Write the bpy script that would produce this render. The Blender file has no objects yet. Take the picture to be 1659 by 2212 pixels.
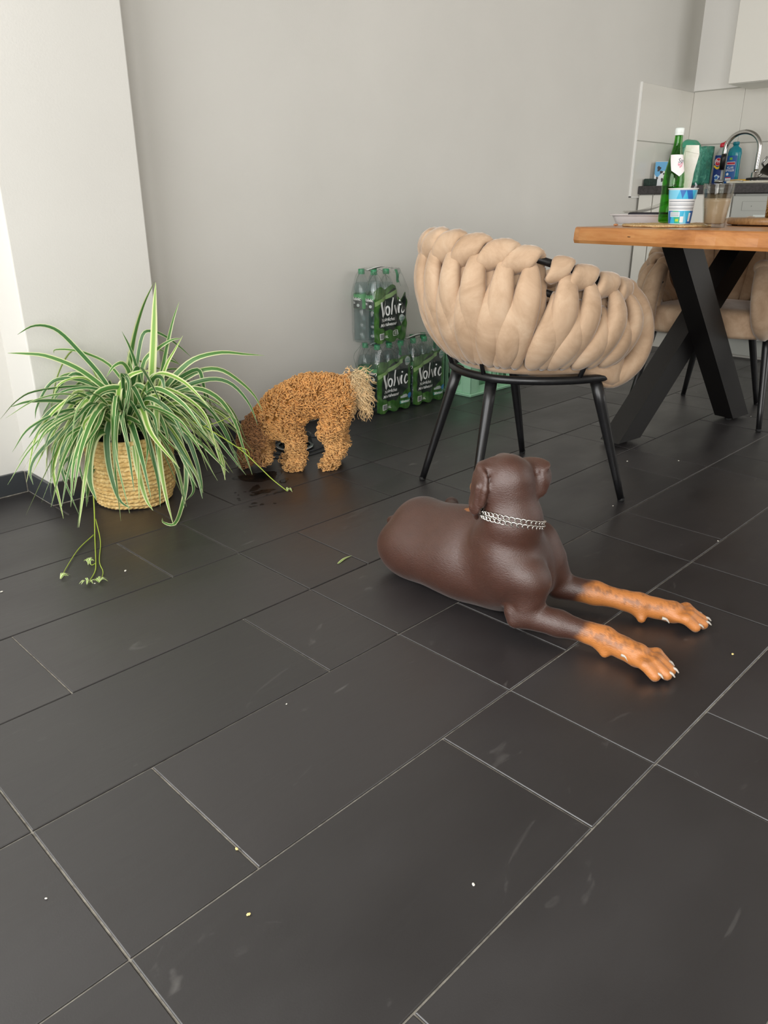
import bpy, bmesh, math, random
import numpy as np
from mathutils import Vector, Matrix

random.seed(7)
rng = np.random.default_rng(7)
S = bpy.context.scene
COL = S.collection
PI = math.pi
R = math.radians

# ------------------------------------------------------------------ camera
cam_d = bpy.data.cameras.new('camera')
cam = bpy.data.objects.new('camera', cam_d)
COL.objects.link(cam)
cam.location = (-1.05601, -1.90908, 0.87967)
cam.rotation_euler = (R(67.97423), R(0.22829), R(-45.22065))
cam_d.sensor_fit = 'VERTICAL'
cam_d.sensor_height = 36.0
cam_d.lens = 1654.438 * 36.0 / 2212.0
cam_d.clip_start = 0.02
S.camera = cam

# ------------------------------------------------------------------ light and exposure
S.view_settings.view_transform = 'Standard'
S.view_settings.look = 'None'
S.view_settings.gamma = 1.0
S.view_settings.use_curve_mapping = False
S.view_settings.exposure = 0.14

w = bpy.data.worlds.new('world')
S.world = w
w.use_nodes = True
w.node_tree.nodes['Background'].inputs[0].default_value = (0.80, 0.90, 1.0, 1)
w.node_tree.nodes['Background'].inputs[1].default_value = 0.8


def area_light(name, loc, rot, sx, sy, power, color):
    l = bpy.data.lights.new(name, 'AREA')
    l.shape = 'RECTANGLE'
    l.size = sx
    l.size_y = sy
    l.energy = power
    l.color = color
    o = bpy.data.objects.new(name, l)
    o.location = loc
    o.rotation_euler = rot
    COL.objects.link(o)
    return o


# daylight standing in the left window; the rear and second left lights are added
area_light('daylight_left_window', (-1.77, -0.80, 1.30), (0, R(-90), 0), 2.0, 2.2, 66, (1.0, 0.985, 0.96))
area_light('added_rear_fill', (3.0, -3.52, 1.45), (R(90), 0, 0), 2.0, 1.7, 44, (1.0, 0.97, 0.93))  # added fill behind the camera, to brighten the kitchen

area_light('added_left_fill', (-1.77, -2.85, 1.35), (0, R(-90), 0), 1.7, 1.1, 60, (1.0, 0.985, 0.96))  # added unseen fill, lifts the walls that face the left side

S.cycles.max_bounces = 8
S.cycles.diffuse_bounces = 4
S.cycles.glossy_bounces = 4
S.cycles.transmission_bounces = 8
S.cycles.transparent_max_bounces = 48
S.cycles.caustics_reflective = False
S.cycles.caustics_refractive = False
S.cycles.sample_clamp_indirect = 4.0


# ------------------------------------------------------------------ helpers
def lin(c):
    if isinstance(c, str):
        c = c.lstrip('#')
        c = tuple(int(c[i:i + 2], 16) / 255 for i in (0, 2, 4))
    return tuple((x / 12.92 if x <= 0.04045 else ((x + 0.055) / 1.055) ** 2.4) for x in c[:3]) + (1.0,)


class N:
    """small wrapper around a node tree"""
    def __init__(self, name):
        self.m = bpy.data.materials.new(name)
        self.m.use_nodes = True
        self.t = self.m.node_tree
        self.b = self.t.nodes['Principled BSDF']
        self.out = self.t.nodes['Material Output']

    def n(self, kind, **kw):
        x = self.t.nodes.new(kind)
        for k, v in kw.items():
            if k == 'ins':
                for a, b in v.items():
                    x.inputs[a].default_value = b
            else:
                setattr(x, k, v)
        return x

    def l(self, a, b):
        self.t.links.new(a, b)

    def ramp(self, fac, stops, interp='LINEAR'):
        r = self.n('ShaderNodeValToRGB')
        r.color_ramp.interpolation = interp
        e = r.color_ramp.elements
        while len(e) < len(stops):
            e.new(0.5)
        for i, (p, c) in enumerate(stops):
            e[i].position = p
            e[i].color = lin(c) if not (isinstance(c, tuple) and len(c) == 4) else c
        self.l(fac, r.inputs[0])
        return r.outputs[0]

    def noise(self, scale, detail=4, rough=0.5, coord='Object', stretch=None, dist=0.0):
        tc = self.n('ShaderNodeTexCoord')
        src = tc.outputs[coord]
        if stretch:
            mp = self.n('ShaderNodeMapping')
            mp.inputs['Scale'].default_value = stretch
            self.l(src, mp.inputs[0])
            src = mp.outputs[0]
        x = self.n('ShaderNodeTexNoise')
        x.inputs['Scale'].default_value = scale
        x.inputs['Detail'].default_value = detail
        x.inputs['Roughness'].default_value = rough
        x.inputs['Distortion'].default_value = dist
        self.l(src, x.inputs['Vector'])
        return x.outputs[0]

    def bump(self, h, strength=0.3, dist=0.002, prev=None):
        b = self.n('ShaderNodeBump')
        b.inputs['Strength'].default_value = strength
        b.inputs['Distance'].default_value = dist
        self.l(h, b.inputs['Height'])
        if prev is not None:
            self.l(prev, b.inputs['Normal'])
        self.l(b.outputs[0], self.b.inputs['Normal'])
        return b.outputs[0]

    def set(self, **kw):
        names = dict(color='Base Color', rough='Roughness', metal='Metallic', spec='Specular IOR Level', trans='Transmission Weight',
                     ior='IOR', alpha='Alpha', sheen='Sheen Weight', sheen_rough='Sheen Roughness', coat='Coat Weight', coat_rough='Coat Roughness',
                     sss='Subsurface Weight', aniso='Anisotropic')
        for k, v in kw.items():
            if k == 'color':
                v = lin(v)
            self.b.inputs[names[k]].default_value = v
        return self


def flat(name, color, rough=0.5, **kw):
    return N(name).set(color=color, rough=rough, **kw).m


def mottled(name, c1, c2, scale=30, rough=0.6, bump=0.0, bdist=0.001, stretch=None, detail=4, lo=0.35, hi=0.65, **kw):
    n = N(name).set(rough=rough, **kw)
    f = n.noise(scale, detail, 0.55, stretch=stretch)
    n.l(n.ramp(f, [(lo, c1), (hi, c2)]), n.b.inputs['Base Color'])
    if bump:
        n.bump(f, bump, bdist)
    return n.m


def link(o, parent=None):
    COL.objects.link(o)
    if parent is not None:
        o.parent = parent
    return o


def mesh(name, v, f, smooth=False, uv=None):
    me = bpy.data.meshes.new(name)
    me.from_pydata([tuple(map(float, p)) for p in v], [], [tuple(map(int, q)) for q in f])
    if smooth:
        me.polygons.foreach_set('use_smooth', [True] * len(me.polygons))
    if uv is not None:
        l = me.uv_layers.new(name='UVMap')
        uv = np.asarray(uv, dtype=np.float32)
        idx = np.empty(len(me.loops), dtype=np.int32)
        me.loops.foreach_get('vertex_index', idx)
        l.data.foreach_set('uv', uv[idx].ravel())
    me.update()
    return me


def obj(name, vf, m, parent=None, smooth=False, uv=None):
    me = vf if isinstance(vf, bpy.types.Mesh) else mesh(name, vf[0], vf[1], smooth, uv if uv is not None else (vf[2] if len(vf) > 2 else None))
    for k in (m if isinstance(m, (list, tuple)) else [m]):
        me.materials.append(k)
    return link(bpy.data.objects.new(name, me), parent)


def tag(o, label, cat, group=None, kind=None):
    o['label'] = label
    o['category'] = cat
    if group:
        o['group'] = group
    if kind:
        o['kind'] = kind
    return o


def thing(name, label, cat, loc=(0, 0, 0), rz=0.0, group=None):
    o = bpy.data.objects.new(name, None)
    o.empty_display_size = 0.05
    o.location = loc
    o.rotation_euler = (0, 0, rz)
    COL.objects.link(o)
    return tag(o, label, cat, group)


def struct(o):
    o['kind'] = 'structure'
    return o


def copy_tree(o, parent=None):
    c = o.copy()
    link(c, parent)
    for ch in list(o.children):
        copy_tree(ch, c)
    return c


def merge(*parts):
    V, F, off = [], [], 0
    for p in parts:
        v, f = p[0], p[1]
        V += [tuple(q) for q in v]
        F += [tuple(i + off for i in q) for q in f]
        off += len(v)
    return V, F


def xf(vf, M=None, loc=None, rot=None, scale=None):
    A = Matrix.Identity(4) if M is None else M
    if loc is not None or rot is not None or scale is not None:
        from mathutils import Euler
        T = Matrix.Translation(loc or (0, 0, 0))
        Q = Euler(rot or (0, 0, 0)).to_matrix().to_4x4()
        s = scale or (1, 1, 1)
        A = A @ T @ Q @ Matrix.Diagonal((s[0], s[1], s[2], 1))
    return ([tuple(A @ Vector(p)) for p in vf[0]], vf[1]) + tuple(vf[2:])


def box(x0, x1, y0, y1, z0, z1, bev=0.0, seg=1):
    bm = bmesh.new()
    bmesh.ops.create_cube(bm, size=1)
    for v in bm.verts:
        v.co = Vector(((x0 + x1) / 2 + v.co.x * (x1 - x0), (y0 + y1) / 2 + v.co.y * (y1 - y0), (z0 + z1) / 2 + v.co.z * (z1 - z0)))
    if bev > 0:
        bmesh.ops.bevel(bm, geom=bm.edges[:], offset=bev, segments=seg, affect='EDGES', profile=0.5)
    bm.verts.index_update()
    r = ([tuple(v.co) for v in bm.verts], [tuple(v.index for v in f.verts) for f in bm.faces])
    bm.free()
    return r


def frames(P):
    """parallel transport frames along a polyline"""
    P = np.asarray(P, float)
    T = np.gradient(P, axis=0)
    T /= np.linalg.norm(T, axis=1)[:, None] + 1e-12
    a = np.array([0, 0, 1.0]) if abs(T[0][2]) < 0.9 else np.array([1.0, 0, 0])
    n = np.cross(T[0], a)
    n /= np.linalg.norm(n)
    out = []
    for t in T:
        n = n - t * (n @ t)
        n /= np.linalg.norm(n) + 1e-12
        out.append((t, n.copy(), np.cross(t, n)))
    return P, out


def tube(P, rad, seg=10, caps=True, closed=False, flatten=None):
    P = np.asarray(P, float)
    n = len(P)
    rad = [rad] * n if np.isscalar(rad) else list(rad)
    if closed:
        Q = np.vstack([P[-1:], P, P[:1]])
        _, fr = frames(Q)
        fr = fr[1:-1]
    else:
        _, fr = frames(P)
    V, F, U = [], [], []
    for i in range(n):
        t, a, b = fr[i]
        for k in range(seg):
            an = 2 * PI * k / seg
            ra = rad[i] * (flatten if flatten else 1.0)
            V.append(P[i] + a * math.cos(an) * rad[i] + b * math.sin(an) * ra)
            U.append((k / seg, i / max(1, n - 1)))
    for i in range(n if closed else n - 1):
        j = (i + 1) % n
        for k in range(seg):
            k2 = (k + 1) % seg
            F.append((i * seg + k, i * seg + k2, j * seg + k2, j * seg + k))
    if caps and not closed:
        F.append(tuple(range(seg))[::-1])
        F.append(tuple((n - 1) * seg + k for k in range(seg)))
    return V, F, U


def lathe(prof, n=32, caps=(True, True), mod=None):
    V, F, U = [], [], []
    for i, (r, z) in enumerate(prof):
        for k in range(n):
            a = 2 * PI * k / n
            rr = r if mod is None else r * mod(a, z, i)
            V.append((rr * math.cos(a), rr * math.sin(a), z))
            U.append((k / n, i / max(1, len(prof) - 1)))
    for i in range(len(prof) - 1):
        for k in range(n):
            k2 = (k + 1) % n
            F.append((i * n + k, i * n + k2, (i + 1) * n + k2, (i + 1) * n + k))
    if caps[0]:
        F.append(tuple(range(n))[::-1])
    if caps[1]:
        F.append(tuple((len(prof) - 1) * n + k for k in range(n)))
    return V, F, U


def ico(r=1.0, sub=2, loc=(0, 0, 0), scale=(1, 1, 1)):
    bm = bmesh.new()
    bmesh.ops.create_icosphere(bm, subdivisions=sub, radius=r)
    bm.verts.index_update()
    res = ([(loc[0] + v.co.x * scale[0], loc[1] + v.co.y * scale[1], loc[2] + v.co.z * scale[2]) for v in bm.verts], [tuple(q.index for q in f.verts) for f in bm.faces])
    bm.free()
    return res


def spline(P, n):
    """Catmull-Rom through the points, n samples"""
    P = np.asarray(P, float)
    if len(P) == 2:
        return P[0] + (P[1] - P[0]) * np.linspace(0, 1, n)[:, None]
    Q = np.vstack([2 * P[0] - P[1], P, 2 * P[-1] - P[-2]])
    m = len(P) - 1
    out = []
    for u in np.linspace(0, m, n):
        i = min(int(u), m - 1)
        t = u - i
        p0, p1, p2, p3 = Q[i:i + 4]
        out.append(0.5 * ((2 * p1) + (-p0 + p2) * t + (2 * p0 - 5 * p1 + 4 * p2 - p3) * t * t + (-p0 + 3 * p1 - 3 * p2 + p3) * t ** 3))
    return np.array(out)


def text_mesh(body, size, shear=0.0, spacing=1.0, extrude=0.0, bold=0.0):
    """flat lettering as verts and faces in the xy plane, baseline at y = 0, left at x = 0"""
    cu = bpy.data.curves.new('lettering', 'FONT')
    cu.body = body
    cu.size = size
    cu.shear = shear
    cu.space_character = spacing
    cu.extrude = extrude
    cu.offset = bold
    cu.resolution_u = 2
    o = bpy.data.objects.new('lettering', cu)
    COL.objects.link(o)
    dg = bpy.context.evaluated_depsgraph_get()
    me = o.evaluated_get(dg).to_mesh()
    v = [tuple(p.co) for p in me.vertices]
    f = [tuple(p.vertices) for p in me.polygons]
    o.evaluated_get(dg).to_mesh_clear()
    bpy.data.objects.remove(o)
    bpy.data.curves.remove(cu)
    return v, f


def ribbon(pts, widths, n=24):
    """a flat brush stroke in the xy plane"""
    P = spline(np.array(pts, float), n)
    W = np.interp(np.linspace(0, 1, n), np.linspace(0, 1, len(widths)), widths)
    T = np.gradient(P, axis=0)
    T /= np.linalg.norm(T, axis=1)[:, None] + 1e-9
    V, F = [], []
    for i in range(n):
        nx, ny = -T[i][1], T[i][0]
        V += [(P[i][0] + nx * W[i] / 2, P[i][1] + ny * W[i] / 2, 0), (P[i][0] - nx * W[i] / 2, P[i][1] - ny * W[i] / 2, 0)]
    for i in range(n - 1):
        F.append((2 * i, 2 * i + 1, 2 * i + 3, 2 * i + 2))
    return V, F


def disc(r, n=20, cx=0.0, cy=0.0, ry=None, wob=0.0):
    V = [(cx, cy, 0)]
    for k in range(n):
        a = 2 * PI * k / n
        q = 1 + wob * math.sin(3 * a + 1) + wob * 0.6 * math.sin(5 * a)
        V.append((cx + r * q * math.cos(a), cy + (ry or r) * q * math.sin(a), 0))
    F = [(0, 1 + k, 1 + (k + 1) % n) for k in range(n)]
    return V, F


# ---------------------------------------------------------------- smooth implicit bodies (animals)
class Body:
    """smooth union of round cones and ellipsoids, meshed as ONE continuous surface by surface nets"""
    def __init__(self, k=0.02):
        self.P = []
        self.k = k

    def cone(self, a, b, ra, rb, k=None, sub=False):
        self.P.append(('c', np.array(a, float), np.array(b, float), ra, rb, self.k if k is None else k, sub))

    def chain(self, pts, k=None):
        for (p, r), (q, s) in zip(pts[:-1], pts[1:]):
            self.cone(p, q, r, s, k)

    def ell(self, c, rad, M=None, k=None, sub=False):
        self.P.append(('e', np.array(c, float), np.array(rad, float), None if M is None else np.array(M, float), None, self.k if k is None else k, sub))

    def sdf1(self, p, X):
        if p[0] == 'c':
            _, a, b, ra, rb = p[:5]
            ba = b - a
            t = np.clip(((X - a) @ ba) / (ba @ ba + 1e-12), 0, 1)
            q = X - a - t[..., None] * ba
            return np.sqrt((q * q).sum(-1)) - (ra + (rb - ra) * t)
        _, c, r, M = p[:4]
        q = X - c
        if M is not None:
            q = q @ M          # columns of M are the ellipsoid's axes
        k0 = np.sqrt(((q / r) ** 2).sum(-1))
        k1 = np.sqrt(((q / (r * r)) ** 2).sum(-1)) + 1e-9
        return np.where(k0 < 1e-6, -r.min(), k0 * (k0 - 1.0) / k1)

    def field(self, X):
        d = None
        for p in self.P:
            e = self.sdf1(p, X)
            k = p[5]
            if d is None:
                d = e
                continue
            if p[6]:
                h = np.clip(0.5 - 0.5 * (d + e) / k, 0, 1)
                d = d * (1 - h) - e * h + k * h * (1 - h)
            else:
                h = np.clip(0.5 + 0.5 * (e - d) / k, 0, 1)
                d = e * (1 - h) + d * h - k * h * (1 - h)
        return d

    def bounds(self):
        lo, hi = np.full(3, 9.0), np.full(3, -9.0)
        for p in self.P:
            if p[6]:
                continue
            if p[0] == 'c':
                for q, r in ((p[1], p[3]), (p[2], p[4])):
                    lo = np.minimum(lo, q - r)
                    hi = np.maximum(hi, q + r)
            else:
                r = p[2].max()
                lo = np.minimum(lo, p[1] - r)
                hi = np.maximum(hi, p[1] + r)
        return lo, hi

    def mesh(self, h, floor=None):
        lo, hi = self.bounds()
        lo -= 2.5 * h
        hi += 2.5 * h
        n = np.ceil((hi - lo) / h).astype(int) + 1
        g = [lo[i] + h * np.arange(n[i]) for i in range(3)]
        D = np.empty(tuple(n), np.float32)
        YZ = np.stack(np.meshgrid(g[1], g[2], indexing='ij'), -1)
        for i in range(0, n[0], 8):
            xs = g[0][i:i + 8]
            X = np.empty((len(xs),) + YZ.shape[:2] + (3,))
            X[..., 0] = xs[:, None, None]
            X[..., 1:] = YZ[None]
            D[i:i + 8] = self.field(X)
        if floor is not None:
            zf = (floor - g[2]).astype(np.float32)
            D = np.maximum(D, zf[None, None, :])
        return surface_nets(D, lo, h)


def surface_nets(D, lo, h):
    nx, ny, nz = D.shape
    Sg = D < 0
    c = [Sg[i:nx - 1 + i, j:ny - 1 + j, k:nz - 1 + k] for i in (0, 1) for j in (0, 1) for k in (0, 1)]
    cnt = sum(x.astype(np.int8) for x in c)
    act = (cnt > 0) & (cnt < 8)
    I = np.argwhere(act)
    vid = -np.ones(act.shape, np.int64)
    vid[act] = np.arange(len(I))
    acc = np.zeros((len(I), 3))
    num = np.zeros(len(I))
    corners = [(i, j, k) for i in (0, 1) for j in (0, 1) for k in (0, 1)]
    vals = [D[I[:, 0] + a, I[:, 1] + b, I[:, 2] + cc] for a, b, cc in corners]
    for x in range(8):
        for y in range(x + 1, 8):
            if sum(abs(corners[x][q] - corners[y][q]) for q in range(3)) != 1:
                continue
            s = (vals[x] < 0) != (vals[y] < 0)
            t = np.where(s, vals[x] / (vals[x] - vals[y] + 1e-20), 0)
            p = np.array(corners[x]) + t[:, None] * (np.array(corners[y]) - np.array(corners[x]))
            acc += np.where(s[:, None], p, 0)
            num += s
    V = lo + h * (I + acc / num[:, None])
    F = []
    for ax in range(3):
        sl0 = [slice(None)] * 3
        sl1 = [slice(None)] * 3
        sl0[ax] = slice(0, D.shape[ax] - 1)
        sl1[ax] = slice(1, D.shape[ax])
        e = Sg[tuple(sl0)] != Sg[tuple(sl1)]
        E = np.argwhere(e)
        o1, o2 = [q for q in range(3) if q != ax]
        ok = (E[:, o1] > 0) & (E[:, o2] > 0) & (E[:, o1] < D.shape[o1] - 1) & (E[:, o2] < D.shape[o2] - 1)
        E = E[ok]
        d1 = np.zeros(3, int)
        d2 = np.zeros(3, int)
        d1[o1] = 1
        d2[o2] = 1
        q = [vid[tuple(x.T)] for x in (E - d1 - d2, E - d2, E, E - d1)]
        q = np.stack(q, 1)
        inside = Sg[tuple(E.T)]
        flip = inside if ax in (0, 2) else ~inside
        q = np.where(flip[:, None], q, q[:, ::-1])
        F.append(q)
    return V, np.vstack(F)


def np_mesh(name, V, F, smooth=True):
    me = bpy.data.meshes.new(name)
    V = np.asarray(V, np.float32)
    F = np.asarray(F, np.int32)
    k = F.shape[1]
    me.vertices.add(len(V))
    me.vertices.foreach_set('co', V.ravel())
    me.loops.add(F.size)
    me.loops.foreach_set('vertex_index', F.ravel())
    me.polygons.add(len(F))
    me.polygons.foreach_set('loop_start', np.arange(len(F), dtype=np.int32) * k)
    me.polygons.foreach_set('loop_total', np.full(len(F), k, np.int32))
    me.update(calc_edges=True)
    me.validate()
    if smooth:
        me.polygons.foreach_set('use_smooth', np.ones(len(me.polygons), bool))
    return me


def vcol(me, C, name='tint'):
    a = me.color_attributes.new(name, 'FLOAT_COLOR', 'POINT')
    C = np.asarray(C, np.float32)
    a.data.foreach_set('color', np.hstack([C[:, :3], np.ones((len(C), 1), np.float32)]).ravel())


def smooth_noise(X, f, seed=0):
    """cheap value-like noise from a few sines"""
    r = np.random.default_rng(seed)
    s = 0
    for i in range(6):
        d = r.normal(size=3)
        d /= np.linalg.norm(d)
        s = s + np.sin(X @ d * f * (0.7 + 0.25 * i) * 2 * PI + r.uniform(0, 6.28))
    return s / 6
# ================================================================== the room
XL, XR, YF, YB, ZC = -1.85, 4.30, -3.60, 0.60, 2.62


def plaster(name, c1, c2):
    n = N(name).set(rough=0.75, spec=0.25)
    f = n.noise(1.3, 3, 0.6)
    n.l(n.ramp(f, [(0.3, c1), (0.75, c2)]), n.b.inputs['Base Color'])
    g = n.noise(160, 5, 0.65)
    n.bump(g, 0.25, 0.0015)
    return n.m


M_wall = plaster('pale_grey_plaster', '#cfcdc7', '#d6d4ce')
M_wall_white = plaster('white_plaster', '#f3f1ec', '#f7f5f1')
M_ceil = flat('ceiling_paint', '#9b9892', 0.9)
M_white_cab = flat('white_cabinet_front', '#e9e7df', 0.35)


def slate(name, base_lo, base_hi, rough=0.42):
    n = N(name).set(spec=1.0)
    oi = n.n('ShaderNodeObjectInfo')
    tc = n.n('ShaderNodeTexCoord')
    add = n.n('ShaderNodeVectorMath', operation='MULTIPLY_ADD')
    add.inputs[1].default_value = (1, 1, 1)
    n.l(tc.outputs['Object'], add.inputs[0])
    cmb = n.n('ShaderNodeCombineXYZ')
    mul = n.n('ShaderNodeMath', operation='MULTIPLY')
    mul.inputs[1].default_value = 37.0
    n.l(oi.outputs['Random'], mul.inputs[0])
    n.l(mul.outputs[0], cmb.inputs[0])
    n.l(mul.outputs[0], cmb.inputs[1])
    n.l(cmb.outputs[0], add.inputs[2])

    def nz(scale, st, det, dist=0.0):
        mp = n.n('ShaderNodeMapping')
        mp.inputs['Scale'].default_value = st
        mp.inputs['Rotation'].default_value = (0, 0, 0.35)
        n.l(add.outputs[0], mp.inputs[0])
        x = n.n('ShaderNodeTexNoise')
        x.inputs['Scale'].default_value = scale
        x.inputs['Detail'].default_value = det
        x.inputs['Distortion'].default_value = dist
        n.l(mp.outputs[0], x.inputs['Vector'])
        return x.outputs[0]
    big = nz(3.0, (1, 1.6, 1), 3)
    fine = nz(420, (1, 1, 1), 2)
    cleft = nz(13, (0.55, 2.6, 1), 7, 0.8)
    mix = n.n('ShaderNodeMath', operation='MULTIPLY_ADD')
    mix.inputs[1].default_value = 0.55
    n.l(oi.outputs['Random'], mix.inputs[0])
    hb = n.n('ShaderNodeMath', operation='MULTIPLY')
    hb.inputs[1].default_value = 0.5
    n.l(big, hb.inputs[0])
    n.l(hb.outputs[0], mix.inputs[2])
    base = n.ramp(mix.outputs[0], [(0.15, base_lo), (0.9, base_hi)])
    # pale scuffs
    sc = nz(5.5, (1.0, 2.2, 1), 9, 1.6)
    scm = n.ramp(sc, [(0.66, (0, 0, 0, 1)), (0.80, (0.30, 0.30, 0.30, 1))])
    mc = n.n('ShaderNodeMix', data_type='RGBA')
    n.l(scm, mc.inputs['Factor'])
    n.l(base, mc.inputs['A'])
    mc.inputs['B'].default_value = lin('#8d8a86')
    n.l(mc.outputs['Result'], n.b.inputs['Base Color'])
    rr = n.n('ShaderNodeMapRange')
    rr.inputs[1].default_value = 0.3
    rr.inputs[2].default_value = 0.7
    rr.inputs[3].default_value = rough - 0.06
    rr.inputs[4].default_value = rough + 0.10
    n.l(big, rr.inputs[0])
    n.l(rr.outputs[0], n.b.inputs['Roughness'])
    b1 = n.bump(cleft, 0.26, 0.0024)
    n.bump(fine, 0.10, 0.0008, b1)
    return n.m


M_slate = slate('dark_slate', '#211f20', '#2c292a', 0.40)
M_skirt = slate('slate_skirting', '#2c2f32', '#33363a', 0.35)
M_grout = mottled('grout', '#77726a', '#a39e93', 60, 0.9)

# ---- floor: grout bed with every tile its own piece
floor = struct(obj('floor', box(XL, XR, YF, YB + 0.1, -0.05, -0.0035), M_grout))


def tile_mesh(name, lx, ly, g, ch=0.0012, t=0.02):
    """a slab with a chamfered top edge; origin at the corner, top at z = 0"""
    a, b, c, d = g, lx - g, g, ly - g
    v = [(a, c, -t), (b, c, -t), (b, d, -t), (a, d, -t), (a, c, -ch), (b, c, -ch), (b, d, -ch), (a, d, -ch),
         (a + ch, c + ch, 0), (b - ch, c + ch, 0), (b - ch, d - ch, 0), (a + ch, d - ch, 0)]
    f = [(8, 9, 10, 11)]
    for i in range(4):
        j = (i + 1) % 4
        f += [(i, j, 4 + j, 4 + i), (4 + i, 4 + j, 8 + j, 8 + i)]
    return mesh(name, v, f)


GAP = 0.0017
tile_data = {}


def tile_piece(L, W):
    k = (round(L, 3), round(W, 3))
    if k not in tile_data:
        me = tile_mesh('tile', L, W, GAP)
        me.materials.append(M_slate)
        tile_data[k] = me
    return tile_data[k]


for row in range(-2, 12):                       # row r lies between y = -0.3 r and -0.3 (r + 1)
    y0 = -0.3 * (row + 1)
    if y0 < YF:
        continue
    starts = []
    shift = -0.8 if row % 2 == 0 else -0.6
    for c in range(-3, 7):
        xs = shift + 0.8 * c
        starts += [(xs, 0.6), (xs + 0.6, 0.2)]
    for xs, L in starts:
        a, b = max(xs, XL), min(xs + L, XR)
        if b - a < 0.03:
            continue
        o = link(bpy.data.objects.new('tile', tile_piece(b - a, 0.3)), floor)
        o.location = (a, y0, rng.uniform(-0.0006, 0.0))
        o.rotation_euler = (rng.normal(0, 0.0006), rng.normal(0, 0.0004), 0)

# ---- walls
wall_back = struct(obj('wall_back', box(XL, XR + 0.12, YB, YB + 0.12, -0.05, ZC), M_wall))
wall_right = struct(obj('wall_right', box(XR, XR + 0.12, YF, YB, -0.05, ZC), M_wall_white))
PX0, PX1, PY = -0.194, 0.229, 0.412
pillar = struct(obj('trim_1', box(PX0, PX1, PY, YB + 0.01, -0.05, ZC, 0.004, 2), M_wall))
pillar['label'] = 'white plastered pillar standing out from the back wall'
ceiling = struct(obj('ceiling', box(XL - 0.12, XR + 0.12, YF - 0.12, YB + 0.12, ZC, ZC + 0.1), M_ceil))
# left wall with its window opening (y -1.95 .. 0.35, z 0.30 .. 2.30)
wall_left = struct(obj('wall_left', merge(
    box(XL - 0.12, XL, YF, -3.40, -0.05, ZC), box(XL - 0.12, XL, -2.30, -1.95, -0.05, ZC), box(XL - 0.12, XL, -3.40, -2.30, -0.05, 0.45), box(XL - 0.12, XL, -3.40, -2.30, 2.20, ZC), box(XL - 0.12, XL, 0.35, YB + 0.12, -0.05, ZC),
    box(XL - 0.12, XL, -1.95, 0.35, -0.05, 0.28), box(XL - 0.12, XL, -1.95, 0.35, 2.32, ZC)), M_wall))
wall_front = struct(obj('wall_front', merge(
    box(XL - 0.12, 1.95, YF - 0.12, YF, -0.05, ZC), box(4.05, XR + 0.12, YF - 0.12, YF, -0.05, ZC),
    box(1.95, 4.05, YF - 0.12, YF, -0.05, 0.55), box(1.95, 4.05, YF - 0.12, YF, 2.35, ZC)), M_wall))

M_frame = flat('white_window_frame', '#efefec', 0.4)


def thin_glass(name, tint='#ffffff', refl=0.06, haze=0.0):
    n = N(name)
    tr = n.n('ShaderNodeBsdfTransparent')
    tr.inputs[0].default_value = lin(tint)
    gl = n.n('ShaderNodeBsdfGlossy')
    gl.inputs['Roughness'].default_value = 0.03
    lw = n.n('ShaderNodeLayerWeight')
    lw.inputs[0].default_value = 0.5
    pw = n.n('ShaderNodeMath', operation='POWER')
    pw.inputs[1].default_value = 4.0
    n.l(lw.outputs['Facing'], pw.inputs[0])
    fr = n.n('ShaderNodeMath', operation='MULTIPLY_ADD')
    fr.inputs[1].default_value = 0.55
    fr.inputs[2].default_value = refl * 0.6
    n.l(pw.outputs[0], fr.inputs[0])
    mx = n.n('ShaderNodeMixShader')
    n.l(fr.outputs[0], mx.inputs[0])
    n.l(tr.outputs[0], mx.inputs[1])
    n.l(gl.outputs[0], mx.inputs[2])
    if haze:
        df = n.n('ShaderNodeBsdfTranslucent')
        d2 = n.n('ShaderNodeBsdfDiffuse')
        ad = n.n('ShaderNodeMixShader')
        n.l(df.outputs[0], ad.inputs[1])
        n.l(d2.outputs[0], ad.inputs[2])
        hz = n.n('ShaderNodeMixShader')
        hz.inputs[0].default_value = haze
        n.l(mx.outputs[0], hz.inputs[1])
        n.l(ad.outputs[0], hz.inputs[2])
        mx = hz
    n.l(mx.outputs[0], n.out.inputs[0])
    return n.m


M_pane = thin_glass('window_pane')


def window(name, axis, c, a0, a1, z0, z1):
    def bx(p0, p1, q0, q1, d0=0.0, d1=0.06):
        return box(c + d0, c + d1, p0, p1, q0, q1) if axis == 'x' else box(p0, p1, c + d0, c + d1, q0, q1)
    mid = (a0 + a1) / 2
    fr = merge(bx(a0, a0 + .06, z0, z1), bx(a1 - .06, a1, z0, z1), bx(a0, a1, z0, z0 + .06), bx(a0, a1, z1 - .06, z1), bx(mid - .04, mid + .04, z0, z1))
    o = struct(obj(name, fr, M_frame))
    for p0, p1 in ((a0 + .06, mid - .04), (mid + .04, a1 - .06)):
        obj('pane', bx(p0, p1, z0 + .06, z1 - .06, 0.026, 0.032), M_pane, o)
    return o


window('window_1', 'x', XL - 0.12, -1.95, 0.35, 0.28, 2.32)
window('added_left_window', 'x', XL - 0.12, -3.40, -2.30, 0.45, 2.20)  # unseen window, made up to carry the added left fill
window('added_rear_window', 'y', YF - 0.12, 1.95, 4.05, 0.55, 2.35)  # unseen window, made up to carry the added rear fill

# ---- slate skirting, one strip per run, its tiles as pieces
BT, BH = 0.011, 0.072


def skirting(name, runs):
    root = struct(obj(name, merge(*[box(*r['bed'], 0.0, BH - 0.001) for r in runs]), M_grout))
    for r in runs:
        for (x0, x1, y0, y1) in r['tiles']:
            obj('tile', box(x0, x1, y0, y1, 0.0035, BH, 0.001), M_skirt, root)
    return root


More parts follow.
